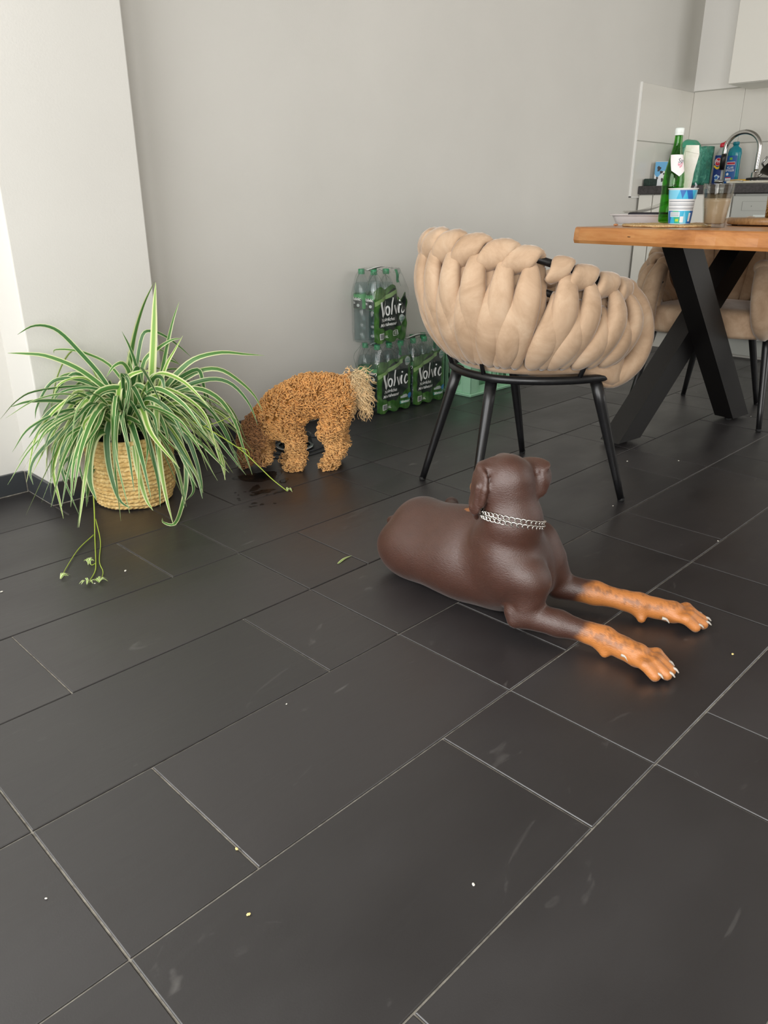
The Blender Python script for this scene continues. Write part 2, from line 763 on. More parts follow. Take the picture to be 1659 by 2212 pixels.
def cuts(a, b, step):
    out = []
    x = a
    while x < b - 1e-4:
        e = min(x + step, b)
        out.append((x, e - 0.002))
        x = e
    return out


skirting('baseboard_back', [dict(bed=(PX1 + .011, 3.70, YB - .009, YB), tiles=[(a, b, YB - BT, YB) for a, b in cuts(PX1 + .012, 3.70, 0.6)])])
skirting('baseboard_left', [dict(bed=(XL, PX0 - .011, YB - .009, YB), tiles=[(a, b, YB - BT, YB) for a, b in cuts(XL, PX0 - .012, 0.6)])])
skirting('baseboard_pillar', [
    dict(bed=(PX0 - .009, PX1 + .009, PY - .009, PY), tiles=[(a, b, PY - BT, PY) for a, b in cuts(PX0 - .0105, PX1 + .012, 0.6)]),
    dict(bed=(PX0 - .009, PX0, PY, YB - .010), tiles=[(PX0 - BT, PX0, PY - .0085, YB - .012)]),
    dict(bed=(PX1, PX1 + .009, PY, YB - .010), tiles=[(PX1, PX1 + BT, PY, YB - .012)])])
# ================================================================== dining table
def wood(name, c1, c2, c3, scale=9, rough=0.35, stretch=(9, 0.9, 9), coat=0.0):
    n = N(name).set(rough=rough, coat=coat)
    f = n.noise(scale, 8, 0.62, stretch=stretch, dist=1.4)
    n.l(n.ramp(f, [(0.28, c1), (0.5, c2), (0.74, c3)]), n.b.inputs['Base Color'])
    n.bump(f, 0.10, 0.0012)
    return n.m


M_top = wood('oiled_acacia', '#9a5f33', '#bd804a', '#d09a62', 5.0, 0.28, (3.0, 0.55, 3.0))
M_black = mottled('black_powder_coat', '#0f0e0e', '#171515', 200, 0.38, 0.12, 0.0004)
M_foot = flat('rubber_foot', '#0a0a0a', 0.7)

TT, TH = 0.796, 0.054
table = thing('dining_table', 'live-edge wooden dining table top on crossed black steel legs', 'table', (1.467, -0.344, 0.0), R(-6.85))


def table_top():
    """slab with slightly wandering live edges along y; local x 0..1.02, y 0..-1.9"""
    W, Lg = 1.02, 1.9
    n = 60
    prof = [(0.006, -TH), (0.0, -TH * 0.8), (0.0015, -TH * 0.35), (0.006, -0.004), (0.012, 0.0)]
    V, F = [], []
    ys = np.linspace(0, -Lg, n)
    wl = 0.004 * np.sin(ys * 7 + 1.2) + 0.003 * np.sin(ys * 17) + 0.0015 * np.sin(ys * 43)
    wr = 0.006 * np.sin(ys * 6 + .5) + 0.003 * np.sin(ys * 15)
    m = len(prof)
    for i, y in enumerate(ys):
        e = 0.0
        if i == 0 or i == n - 1:
            e = 0.004
        for d, z in prof:
            V.append((d + wl[i] + e, y - (e if i == 0 else -e if i == n - 1 else 0), z))
        for d, z in prof[::-1]:
            V.append((W - d + wr[i] - e, y - (e if i == 0 else -e if i == n - 1 else 0), z))
    k = 2 * m
    for i in range(n - 1):
        for j in range(k):
            j2 = (j + 1) % k
            F.append((i * k + j, i * k + j2, (i + 1) * k + j2, (i + 1) * k + j))
    F.append(tuple(range(k))[::-1])
    F.append(tuple((n - 1) * k + j for j in range(k)))
    return V, F


tp = obj('table_top', table_top(), M_top, table)
tp.location.z = TT
M_knot = flat('wood_knot', '#4a2a17', 0.5)
kn = obj('knot', xf(ico(1, 2), loc=(0.0045, -0.236, TT - 0.027), scale=(0.003, 0.011, 0.0024)), M_knot, tp)
kn.location.z = -TT


def x_leg(y, x_top, x_bot, dy):
    """one bar of a crossed frame, cut level with the floor and the top; square hollow section"""
    hw, hd = 0.05, 0.042
    z0, z1 = 0.016, TT - TH - 0.006
    s = (x_top - x_bot) / (z1 - z0)
    k = hw * math.hypot(1, s)
    v = []
    for z, x in ((z0, x_bot), (z1, x_top)):
        v += [(x - k, y - hd + dy, z), (x + k, y - hd + dy, z), (x + k, y + hd + dy, z), (x - k, y + hd + dy, z)]
    f = [(3, 2, 1, 0), (4, 5, 6, 7)] + [(i, (i + 1) % 4, 4 + (i + 1) % 4, 4 + i) for i in range(4)]
    return v, f


M_leg_brown = M_black
for yy in (-0.20, -1.62):
    for x_top, x_bot, dy in ((0.315, 0.885, -0.0425), (0.925, 0.205, 0.0425)):
        lg = obj('leg', x_leg(yy, x_top, x_bot, dy), M_black, table)
        obj('foot_pad', xf(lathe([(0.0, 0.0), (0.014, 0.0), (0.014, 0.006), (0.006, 0.008), (0.006, 0.018)], 12), loc=(x_bot - 0.025, yy + dy, 0)), M_foot, lg)
        obj('foot_pad', xf(lathe([(0.0, 0.0), (0.014, 0.0), (0.014, 0.006), (0.006, 0.008), (0.006, 0.018)], 12), loc=(x_bot + 0.025, yy + dy, 0)), M_foot, lg)
    obj('mounting_plate', box(0.21, 1.0, yy - 0.09, yy + 0.09, TT - TH - 0.0065, TT - TH + 0.0005, 0.001), M_black, table)

# ================================================================== woven velvet chairs


def velvet(name, c1, c2, c3):
    n = N(name).set(rough=0.85, sheen=0.35, sheen_rough=0.35, spec=0.15)
    f = n.noise(9, 5, 0.65, dist=0.6)
    n.l(n.ramp(f, [(0.30, c1), (0.52, c2), (0.75, c3)]), n.b.inputs['Base Color'])
    g = n.noise(700, 2, 0.5)
    n.bump(g, 0.12, 0.0006)
    return n.m


M_velvet = velvet('beige_velvet', '#a4886d', '#b99d82', '#c9b096')
M_rail = mottled('black_chair_steel', '#101011', '#18181a', 120, 0.33, 0.06, 0.0004)

chair = thing('dining_chair', 'beige velvet woven tub chair pulled out from the table, back towards the dogs', 'chair', (0.95, -0.503, 0), R(-20.97), 'woven velvet dining chairs')

RING = [(-.192, 0), (-.182, .07), (-.155, .135), (-.105, .185), (-.03, .225), (.06, .25), (.14, .248), (.205, .22), (.245, .16), (.258, .08)]
ring_pts = RING + [(.26, 0)] + [(x, -y) for x, y in RING[:0:-1]]
RP = np.array([(x, y, 0.398) for x, y in ring_pts])
RS = np.vstack([spline(np.vstack([RP[-2:], RP, RP[:2]]), 80)])
RS = []
nr = len(RP)
for i in range(nr):
    p0, p1, p2, p3 = RP[(i - 1) % nr], RP[i], RP[(i + 1) % nr], RP[(i + 2) % nr]
    for t in np.linspace(0, 1, 4, endpoint=False):
        RS.append(0.5 * ((2 * p1) + (-p0 + p2) * t + (2 * p0 - 5 * p1 + 4 * p2 - p3) * t * t + (-p0 + 3 * p1 - 3 * p2 + p3) * t ** 3))
RS = np.array(RS)
obj('seat_ring', tube(RS, 0.0125, 12, closed=True), M_rail, chair, True)
for sy in (1, -1):
    for (tx, ty), (bx_, by) in (((-.150, .100), (-.240, .166)), ((.130, .225), (.238, .277))):
        P = np.array([(tx, ty * sy, .395), (tx + (bx_ - tx) * .5, (ty + (by - ty) * .5) * sy, .2), (bx_, by * sy, 0.004)])
        lg = obj('leg', tube(spline(P, 6), np.linspace(.0185, .0105, 6), 14), M_rail, chair, True)
        obj('foot_cap', xf(lathe([(.0, 0), (.0098, 0), (.0112, .003), (.0112, .012), (.0, .012)], 12, (False, False)), loc=(bx_, by * sy, 0)), M_foot, lg, True)


def cushion():
    """puffed D-shaped seat pad following the ring"""
    prof = [(0.02, .412), (0.80, .411), (0.945, .414), (0.985, .428), (0.985, .450), (0.94, .466), (0.75, .476), (0.35, .481), (0.02, .482)]
    c = RS[:, :2].mean(0)
    V, F = [], []
    n = len(RS)
    for i, (s, z) in enumerate(prof):
        for p in RS:
            fr = min(1.0, max(0.0, (p[0] - .06) / .14))
            fr = fr * fr * (3 - 2 * fr)
            k = s * (1 + .105 * fr) if s > .9 else s
            q = c + (p[:2] - c) * k
            V.append((q[0], q[1], z - (.048 * fr if i < 4 else 0)))
    for i in range(len(prof) - 1):
        for k in range(n):
            k2 = (k + 1) % n
            F.append((i * n + k, i * n + k2, (i + 1) * n + k2, (i + 1) * n + k))
    F.append(tuple(range(n))[::-1])
    F.append(tuple((len(prof) - 1) * n + k for k in range(n)))
    return V, F


obj('seat', cushion(), M_velvet, chair, True)


def rail_xy(phi, r=1.0):
    a = R(phi)
    x = -math.cos(a)
    x = x * (.272 if x < 0 else .325)
    return np.array([x, .276 * math.sin(a)]) * r


def rail_z(phi):
    return float(np.interp(abs(phi), [0, 25, 50, 75, 95, 115, 140], [.785, .778, .757, .722, .690, .660, .632]))


def rail_pt(phi, dr=0.0, dz=0.0):
    p = rail_xy(phi)
    n = p / np.linalg.norm(p)
    q = p + n * dr
    return np.array([q[0], q[1], rail_z(phi) + dz])


def ring_pt(phi, dr=0.0, z=.43):
    """point just outside the seat ring in the direction of phi"""
    p = rail_xy(phi)
    ang = math.atan2(p[1], p[0])
    A = np.arctan2(RS[:, 1], RS[:, 0])
    rr = np.hypot(RS[:, 0], RS[:, 1])
    o = np.argsort(A)
    r0 = np.interp(ang, A[o], rr[o], period=2 * PI)
    return np.array([math.cos(ang) * (r0 + dr), math.sin(ang) * (r0 + dr), z])


PH = np.linspace(-140, 140, 60)
obj('back_rail', tube([rail_pt(p) for p in PH], 0.0105, 10), M_rail, chair, True)
obj('back_rail', tube([rail_pt(p, -.004, -.078) for p in np.linspace(-134, 134, 56)], 0.0095, 10), M_rail, chair, True)
for p in (-28, 28, -100, 100):
    a, b = rail_pt(p), ring_pt(p, 0.0, .40)
    m = (a + b) / 2
    m[:2] *= 1.16
    obj('back_stay', tube(spline([a, m, b], 10), .007, 8), M_rail, chair, True)


def strap(ptop, pbot, w, bulge, rt=.0, peak=.40, dz=-.012):
    """one padded velvet band running from the rail down to the seat ring"""
    a = rail_pt(ptop, .012 + rt, dz)
    b = ring_pt(pbot, .008 + rt * .5, .432)
    pts = []
    for t in np.linspace(0, 1, 13):
        q = a * (1 - t) + b * t
        n = q[:2] / (np.linalg.norm(q[:2]) + 1e-9)
        q[:2] += n * bulge * math.sin(PI * t ** 0.85) ** 0.9
        pts.append(q)
    P = spline(pts, 22)
    t = np.linspace(0, 1, 22)
    tt = np.where(t < peak, .5 * t / peak, .5 + .5 * (t - peak) / (1 - peak))
    rad = w * (0.22 + 0.78 * np.sin(PI * np.clip(tt * .92 + .05, 0, 1)) ** 0.75)
    rad[0] *= .8
    rad[-1] *= .5
    return oval_tube(P, rad, .62)


def oval_tube(P, rad, squash, seg=14):
    """tube that is thinner in the direction away from the chair's axis, with soft seam wrinkles"""
    P = np.asarray(P, float)
    T = np.gradient(P, axis=0)
    T /= np.linalg.norm(T, axis=1)[:, None]
    V, F = [], []
    n = len(P)
    for i in range(n):
        o = np.array([P[i][0], P[i][1], 0.0])
        o /= np.linalg.norm(o) + 1e-9
        s = np.cross(T[i], o)
        s /= np.linalg.norm(s) + 1e-9
        o = np.cross(s, T[i])
        for k in range(seg):
            an = 2 * PI * k / seg
            cx, sx = math.cos(an), math.sin(an)
            V.append(P[i] + s * rad[i] * cx + o * rad[i] * squash * (np.sign(sx) * abs(sx) ** .85))
    for i in range(n - 1):
        for k in range(seg):
            k2 = (k + 1) % seg
            F.append((i * seg + k, i * seg + k2, (i + 1) * seg + k2, (i + 1) * seg + k))
    F.append(tuple(range(seg))[::-1])
    F.append(tuple((n - 1) * seg + k for k in range(seg)))
    return V, F


def fold_tube(P, rad, squash, seg=14):
    """flattened tube whose thin direction points away from the rail it wraps"""
    P = np.asarray(P, float)
    T = np.gradient(P, axis=0)
    T /= np.linalg.norm(T, axis=1)[:, None]
    V, F = [], []
    n = len(P)
    for i in range(n):
        a = math.degrees(math.atan2(P[i][1] / .276, -P[i][0] / (.272 if P[i][0] < 0 else .325)))
        c = rail_pt(a, 0, -.012)
        o = P[i] - c
        o = o - T[i] * (o @ T[i])
        o /= np.linalg.norm(o) + 1e-9
        s = np.cross(T[i], o)
        for k in range(seg):
            an = 2 * PI * k / seg
            sx = math.sin(an)
            V.append(P[i] + s * rad[i] * math.cos(an) + o * rad[i] * squash * (np.sign(sx) * abs(sx) ** .85))
    for i in range(n - 1):
        for k in range(seg):
            k2 = (k + 1) % seg
            F.append((i * seg + k, i * seg + k2, (i + 1) * seg + k2, (i + 1) * seg + k))
    F.append(tuple(range(seg))[::-1])
    F.append(tuple((n - 1) * seg + k for k in range(seg)))
    return V, F


NS = 17
PHI = [-124 + 15.5 * i for i in range(NS)]
PHI[4] += 2.5
PHI[3] -= 1.5
for i, p in enumerate(PHI):
    wv = 1.0 + 0.06 * math.sin(i * 2.3)
    # outer band
    obj('strap', strap(p - 1, p + 5.0, .0375 * wv, .047), M_velvet, chair, True)
    # inner band crossing behind it
    if i < NS - 1:
        obj('strap', strap(p + 3.0, p + 13.0, .0385, .046, -.008, .66, -.070), M_velvet, chair, True)
    # the band's fold over the top rail
    if i == 3:
        P = [rail_pt(p + 9, .012, -.048), rail_pt(p + 5, .024, -.020), rail_pt(p + 1, .012, .014), rail_pt(p - 3, -.014, .006), rail_pt(p - 5, -.022, -.04)]
    else:
        P = [rail_pt(p + 14, .006, -.066), rail_pt(p + 9, .020, -.036), rail_pt(p + 3, .020, -.002), rail_pt(p - 2, .000, .014), rail_pt(p - 6, -.022, -.03)]
    P = spline(P, 18)
    obj('strap_fold', fold_tube(P, (.036 if i != 3 else .030) * np.sin(PI * np.linspace(.12, .90, 18)) ** .5, .5), M_velvet, chair, True)
    # inner face of the back
    Q = spline([rail_pt(p - 5, -.018, -.02), rail_pt(p - 2, .0, -.16), ring_pt(p + 2, -.02, .46)], 12)
    obj('strap', oval_tube(Q, .040 * np.sin(PI * np.linspace(.12, .9, 12)) ** .5, .5), M_velvet, chair, True)
# the thick bands that close each arm's front end and tuck under the seat
for sy in (1, -1):
    e = rail_pt(-137)
    P = np.array([(e[0] - .005, e[1] * 1.02, .650), (e[0] + .048, e[1] * 1.10, .585), (e[0] + .062, e[1] * 1.16, .50), (e[0] + .030, e[1] * 1.20, .425), (e[0] - .045, e[1] * 1.20, .385), (e[0] - .125, e[1] * 1.20, .398)])
    P[:, 1] *= -sy * (1 if e[1] < 0 else -1)
    Q = spline(P, 26)
    obj('arm_strap', oval_tube(Q, .041 * np.sin(PI * np.linspace(.2, .95, 26)) ** .6, .8), M_velvet, chair, True)
    k = rail_pt(-137)
    obj('strap_fold', xf(ico(1, 3), loc=(k[0] + .004, k[1] * -sy * (1 if e[1] < 0 else -1), k[2] + .004), scale=(.036, .034, .030)), M_velvet, chair, True)

chair2 = copy_tree(chair)
chair2.location = (2.375, -0.548, 0)
chair2.rotation_euler = (0, 0, R(188.5))
chair2['label'] = 'beige velvet woven tub chair on the far side of the table, behind its crossed legs'
# ================================================================== things on the table
def glassy(name, color, rough=0.02, ior=1.47):
    return N(name).set(color=color, rough=rough, trans=1.0, ior=ior).m


M_green_glass = thin_glass('green_bottle_glass', '#a9e08e')
M_clear = thin_glass('clear_glass', '#f1f1ee')
M_capwhite = flat('white_bottle_cap', '#dfe6e2', 0.4)
M_labelp = flat('pale_label', '#efe9ea', 0.6)
M_ink = flat('dark_ink', '#39415c', 0.6)
M_pink = flat('pink_print', '#dd9fae', 0.6)
M_paper = mottled('white_paper', '#e6e2d8', '#efece4', 40, 0.9, 0.1)


def on_cylinder(vf, r, z0, a0, tilt=0.0, profile=None):
    """wrap flat artwork (x along the girth, y up) round a vertical cylinder of radius r, x = 0 at angle a0"""
    V = []
    for x, y, q in vf[0]:
        z = z0 + y
        rr = (profile(z) if profile else r)
        a = a0 + x / max(rr, 1e-4)
        V.append(((rr + 0.0005 + q) * math.cos(a), (rr + 0.0005 + q) * math.sin(a), z))
    return V, vf[1]


def patch(w, h, nx=12, ny=4, outline=None):
    V, F = [], []
    for j in range(ny + 1):
        for i in range(nx + 1):
            x, y = -w / 2 + w * i / nx, h * j / ny
            if outline:
                x, y = outline(x, y)
            V.append((x, y, 0))
    for j in range(ny):
        for i in range(nx):
            a = j * (nx + 1) + i
            F.append((a, a + 1, a + nx + 2, a + nx + 1))
    return V, F


# direction from which the camera sees this part of the table (used only to turn labels the way they face in the room)
FACE = math.atan2(-0.43, -0.90)

# ---- woven round placemat
mat = thing('placemat', 'round woven straw placemat under the green bottle', 'placemat', (1.701, -0.576, TT))
M_straw = mottled('plaited_straw', '#b99460', '#dcbf8e', 160, 0.8, 0.3, 0.001)


def coil_mat(Rm, w):
    V, F, off = [], [], 0
    parts = []
    r = w * 0.6
    turns = int(Rm / w)
    P, rad = [], []
    n = turns * 60
    for i in range(n):
        a = 2 * PI * i / 60
        rr = w * 0.5 + w * a / (2 * PI)
        P.append((rr * math.cos(a), rr * math.sin(a), 0.0048 + 0.0004 * math.sin(i * 1.1)))
        rad.append(w * 0.5 * (1.02 + 0.10 * math.sin(i * 2.1)))
    return tube(P, rad, 6, flatten=0.62)


obj('straw_coil', coil_mat(0.155, 0.013), M_straw, mat, True)

# ---- green glass bottle
MATZ = TT + 0.0094
bot = thing('green_bottle', 'tall green glass water bottle with white cap standing on the placemat', 'bottle', (1.794, -0.541, MATZ))
bot.scale = (.80, .80, .785)
H = 0.385
bprof = [(0.0, .004), (.036, .001), (.0445, .006), (.0460, .016), (.0460, .150), (.0472, .154), (.0472, .158), (.0455, .163), (.0465, .172), (.0465, .182), (.0455, .190), (.0420, .215),
         (.0340, .252), (.0255, .290), (.0195, .320), (.0170, .345), (.0165, .362), (.0150, .372)]
inner = [(max(r - .0028, 0.0), max(z, .007)) for r, z in bprof[1:]]


def shell(outer, inner, n=40):
    return lathe(outer + inner[::-1] + [(0.0, inner[0][1])], n, (False, False))


obj('glass', shell(bprof, inner), M_green_glass, bot, True)
obj('cap', lathe([(.0, .366), (.0185, .366), (.0192, .368), (.0192, .371), (.0185, .372), (.0192, .373), (.0192, .392), (.0175, .396), (.0, .3965)], 36,
                 (False, False), lambda a, z, i: 1 + (.012 * math.sin(30 * a) if 4 < i < 7 else 0)), M_capwhite, bot, True)


def bot_r(z):
    return float(np.interp(z, [q[1] for q in bprof[3:]], [q[0] for q in bprof[3:]]))


def neck_outline(x, y):
    t = y / 0.062
    return x * (0.82 + 0.18 * t), y - 0.028 * (1 - t) * (1 - (abs(x) / 0.05)) * 1.0


neck = obj('neck_label', on_cylinder(patch(.085, .062, 20, 8, neck_outline), 0, .225, FACE + .5, profile=bot_r), M_labelp, bot, True)
tv = text_mesh('Spr', .026, shear=.2)
obj('lettering', on_cylinder((([(x - .006, y, .0006) for x, y, z in tv[0]]), tv[1]), 0, .254, FACE + .45, profile=bot_r), M_ink, neck)
for q, (dx, dy, s) in enumerate(((-.004, .016, .006), (.007, .011, .005), (.012, .020, .005), (.001, .006, .004))):
    obj('print', on_cylinder(([(x + dx, y + dy, .0005) for x, y, z in disc(s, 10, wob=.15)[0]], disc(s, 10)[1]), 0, .230, FACE + .55, profile=bot_r), M_pink, neck)
# the body label wraps the far right side
lb = obj('body_label', on_cylinder(patch(.085, .105, 16, 4), 0, .030, FACE + 1.25, profile=bot_r), M_labelp, bot, True)
obj('print', on_cylinder(([(x - .022, y + .03, .0005) for x, y, z in patch(.03, .06, 6, 3)[0]], patch(.03, .06, 6, 3)[1]), 0, .030, FACE + 1.25, profile=bot_r), M_pink, lb)

# ---- blue and white cup of buttermilk
cup = thing('dairy_cup', 'blue and white printed plastic dairy cup standing in front of the green bottle', 'cup', (1.649, -0.650, MATZ))
cup.scale = (.84, .84, .80)
M_cupw = flat('cup_white', '#e7e8ea', 0.35)
M_cyan = flat('cup_cyan', '#3db4dc', 0.35)
M_blue = flat('cup_blue', '#2467b3', 0.35)
M_lblue = flat('cup_sky_blue', '#7fcdea', 0.35)
M_teal = flat('cup_teal', '#2fae8c', 0.35)
M_gray = flat('cup_gray', '#9aa0a6', 0.4)
CR = lambda z: .0415 + (.055 - .0415) * z / .142
obj('body', lathe([(.0, .002), (.040, 0), (.0415, .002), (.0548, .140), (.0535, .140), (.0405, .004), (.0, .004)], 48, (False, False)), M_cupw, cup, True)
obj('rim', lathe([(.054, .1385), (.0575, .1385), (.0580, .1405), (.0575, .1425), (.054, .1425), (.0535, .140)], 48, (False, False)), M_cupw, cup, True)
obj('lid', lathe([(.0, .1395), (.0545, .1405)], 32, (False, False)), M_cupw, cup, True)
tb = lathe([(.0, .0)] + [(.0, 0.0)], 3, (False, False))
obj('foil_tab', xf(tube(spline([(.055, -.008, .1425), (.060, -.010, .152), (.056, -.012, .163)], 8), np.linspace(.007, .003, 8), 8, flatten=.12), rot=(0, 0, FACE + 1.0)), M_gray, cup, True)
pal = [M_cyan, M_blue, M_lblue, M_blue, M_cyan, M_lblue]


def facets(z0, z1, n, cols, name):
    """triangular printed facets round the cup"""
    st = 2 * PI / n
    bm = bmesh.new()
    mats = []
    for i in range(n):
        a = st * i
        for k, tri in enumerate((((0, z0), (1, z0), (.5, z1)), ((.5, z1), (1, z0), (1.5, z1)))):
            m = cols[(i * 2 + k * 3 + (i // 3)) % len(cols)]
            if m not in mats:
                mats.append(m)
            S_ = 6
            idx = {}
            for u in range(S_ + 1):
                for v in range(S_ + 1 - u):
                    w0, w1 = u / S_, v / S_
                    w2 = 1 - w0 - w1
                    aa = a + st * (tri[0][0] * w2 + tri[1][0] * w0 + tri[2][0] * w1)
                    zz = tri[0][1] * w2 + tri[1][1] * w0 + tri[2][1] * w1
                    rr = CR(zz) + .0007
                    idx[(u, v)] = bm.verts.new((rr * math.cos(aa), rr * math.sin(aa), zz))
            for u in range(S_):
                for v in range(S_ - u):
                    q = [(idx[(u, v)], idx[(u + 1, v)], idx[(u, v + 1)])]
                    if v < S_ - u - 1:
                        q.append((idx[(u + 1, v)], idx[(u + 1, v + 1)], idx[(u, v + 1)]))
                    for t_ in q:
                        bm.faces.new(t_).material_index = mats.index(m)
    bmesh.ops.remove_doubles(bm, verts=bm.verts[:], dist=1e-5)
    me = bpy.data.meshes.new(name)
    bm.to_mesh(me)
    bm.free()
    obj(name, me, mats, cup)


facets(.100, .135, 14, pal, 'printed_band')
facets(.004, .054, 12, [M_blue, M_cyan, M_teal, M_blue, M_lblue, M_cyan], 'printed_band')
for k in range(5):
    obj('stripe', on_cylinder(patch(.12, .0016 if k % 2 else .004, 24, 1), 0, .060 + .0072 * k, FACE, profile=CR), M_gray, cup)
wl = obj('panel', on_cylinder(([(x, y, .0006) for x, y, z in patch(.040, .020, 8, 2)[0]], patch(.040, .020, 8, 2)[1]), 0, .030, FACE - .5, profile=CR), flat('pale_blue_print', '#dcebf2', .4), cup)
for k in range(4):
    obj('print', on_cylinder(([(x, y, .0012) for x, y, z in patch(.034, .0018, 8, 1)[0]], patch(.034, .0018, 8, 1)[1]), 0, .033 + .0042 * k, FACE - .5, profile=CR), M_gray, wl)
obj('panel', on_cylinder(([(x, y, .0008) for x, y, z in patch(.013, .024, 4, 2)[0]], patch(.013, .024, 4, 2)[1]), 0, .008, FACE + .15, profile=CR), M_cupw, cup)
obj('panel', on_cylinder(([(x, y, .0008) for x, y, z in patch(.012, .010, 4, 2)[0]], patch(.012, .010, 4, 2)[1]), 0, .012, FACE - .25, profile=CR), flat('lime_print', '#b5d334', .4), cup)
obj('panel', on_cylinder(([(x, y, .0008) for x, y, z in patch(.010, .034, 4, 2)[0]], patch(.010, .034, 4, 2)[1]), 0, .012, FACE + .85, profile=CR), M_cupw, cup)

# ---- drinking glass with milky coffee
gl = thing('drinking_glass', 'faceted clear drinking glass of milky coffee at the table edge', 'glass', (1.679, -0.758, TT))
gl.scale = (.86, .86, .81)
gz = [0, .004, .016, .05, .100, .125, .150, .168]
gr = [.0395, .0405, .0410, .0445, .0515, .0540, .0560, .0575]


def facet(a, z, i):
    t = max(0.0, min(1.0, (.118 - z) / .02)) * max(0.0, min(1.0, z / .012))
    u = (a / (2 * PI) * 10) % 1.0
    return 1 - .030 * t * (1 - math.cos(PI * (u - .5)) * 1.0 / 1.0) + .012 * t


outer = [(0.0, .003)] + list(zip(gr, gz))
outer_d = [outer[0]]
for (r0, z0), (r1, z1) in zip(outer[1:-1], outer[2:]):
    for t in (0, .34, .67):
        outer_d.append((r0 + (r1 - r0) * t, z0 + (z1 - z0) * t))
outer_d.append(outer[-1])
inn = [(float(np.interp(z, gz, gr)) - .0036, z) for z in (.168, .15, .125, .10, .06, .018)] + [(.030, .013), (0, .012)]
go = lathe(outer_d + [(.0575, .1685), (.0545, .1685)] + inn, 60, (False, False), lambda a, z, i: facet(a, z, i) if i < len(outer_d) else 1.0)
obj('glass', go, M_clear, gl, True)
M_coffee = N('milky_coffee').set(color='#b9a48a', rough=0.25, sss=0.0).m
lr = lambda z: float(np.interp(z, gz, gr)) - .0042
obj('drink', lathe([(0, .0128), (.030, .0135), (lr(.02), .019), (lr(.06), .06), (lr(.1), .10), (lr(.112), .112), (0, .112)], 48, (False, False)), M_coffee, gl, True)
M_film2 = thin_glass('milk_residue', '#b8aea0')
obj('residue', lathe([(lr(.1125) + .0002, .1125), (lr(.132) + .0002, .132)], 40, (False, False)), M_film2, gl, True)

# ---- foil-covered plastic tray
tray = thing('food_tray', 'white plastic food tray with its clear film peeled up, left end of table', 'tray', (2.03, -0.335, TT), R(-66))
M_tray = N('white_tray_plastic').set(color='#e7dfdd', rough=0.4).m


def tray_body(lx, ly, h, fl=.018):
    """rounded rectangular tray with ribbed sides and a flat rim"""
    n = 120

    def ringp(ax, ay, z, rib=0.0, sq=5.0):
        out = []
        for k in range(n):
            a = 2 * PI * k / n
            c, s = math.cos(a), math.sin(a)
            q = (abs(c) ** sq + abs(s) ** sq) ** (-1 / sq)
            x, y = ax * q * c, ay * q * s
            m = 1 + rib * (1 if (k // 2) % 2 else -1)
            out.append((x * m, y * m, z))
        return out
    rings = [ringp(lx * .86, ly * .80, .001), ringp(lx * .87, ly * .82, .003, .006), ringp(lx * .97, ly * .955, h - .004, .006), ringp(lx * .98, ly * .97, h), ringp(lx * 1.04, ly * 1.08, h + .0005),
             ringp(lx * 1.045, ly * 1.09, h - .003), ringp(lx * 1.035, ly * 1.075, h - .001), ringp(lx * .965, ly * .95, h - .002), ringp(lx * .86, ly * .80, .0045)]
    V, F = [], []
    for r_ in rings:
        V += r_
    for i in range(len(rings) - 1):
        for k in range(n):
            k2 = (k + 1) % n
            F.append((i * n + k, i * n + k2, (i + 1) * n + k2, (i + 1) * n + k))
    F.append(tuple(range(n))[::-1])
    F.append(tuple((len(rings) - 1) * n + k for k in range(n)))
    return V, F


obj('body', tray_body(.135, .095, .034), M_tray, tray, True)
M_absorb = flat('dark_soaker_pad', '#2c2830', 0.6)
obj('soaker_pad', box(-.07, .09, -.06, .06, .0055, .0415, .006, 2), M_absorb, tray)
M_filmc = thin_glass('clear_film', '#e9ebe4')


def film_sheet():
    V, F = [], []
    nx, ny = 24, 14
    for j in range(ny + 1):
        for i in range(nx + 1):
            u, v = i / nx, j / ny
            x = -.09 + .26 * u - .02 * u * u
            y = -.085 + .17 * v
            z = .043 + .085 * max(0, u - .12) ** 1.5 + .006 * math.sin(9 * u + 4 * v) * u + .005 * math.sin(7 * v + 3 * u) + .012 * u * (v - .5)
            V.append((x, y, z))
    for j in range(ny):
        for i in range(nx):
            a = j * (nx + 1) + i
            F.append((a, a + 1, a + nx + 2, a + nx + 1))
    return V, F


M_filmgrey = N('grey_film').set(color='#b9b6ab', rough=0.25, alpha=0.55).m
obj('peeled_film', film_sheet(), M_filmgrey, tray, True)

# ---- folded paper towel standing behind the bottle
pt = thing('paper_towel', 'folded white paper towel standing upright beside the green bottle', 'paper towel', (1.872, -0.552, TT))
pt.scale = (.62, .8, .83)


def towel():
    """a thin folded sheet: a standing leaf with a second leaf folded over its front as a pointed flap"""
    def sheet(poly, off, th=.003):
        n = len(poly)
        V = [(x, off + .006 * math.sin(8 * z + x * 12), z) for x, z in poly] + [(x, off + th + .006 * math.sin(8 * z + x * 12), z) for x, z in poly]
        F = [tuple(range(n))[::-1], tuple(range(n, 2 * n))] + [(i, (i + 1) % n, n + (i + 1) % n, n + i) for i in range(n)]
        return V, F
    a = sheet([(-.045, .0005), (.012, .0005), (.020, .10), (.030, .20), (.036, .322), (-.020, .324), (-.040, .2)], 0)
    b = sheet([(-.020, .300), (.042, .286), (.030, .22), (.012, .155), (-.006, .100), (-.012, .18)], -.012)
    c = sheet([(-.020, .324), (.036, .322), (.042, .287), (-.020, .301)], -.0105)
    return merge(a, b, c)


obj('sheet', xf(towel(), rot=(0, 0, FACE + PI / 2)), M_paper, pt)

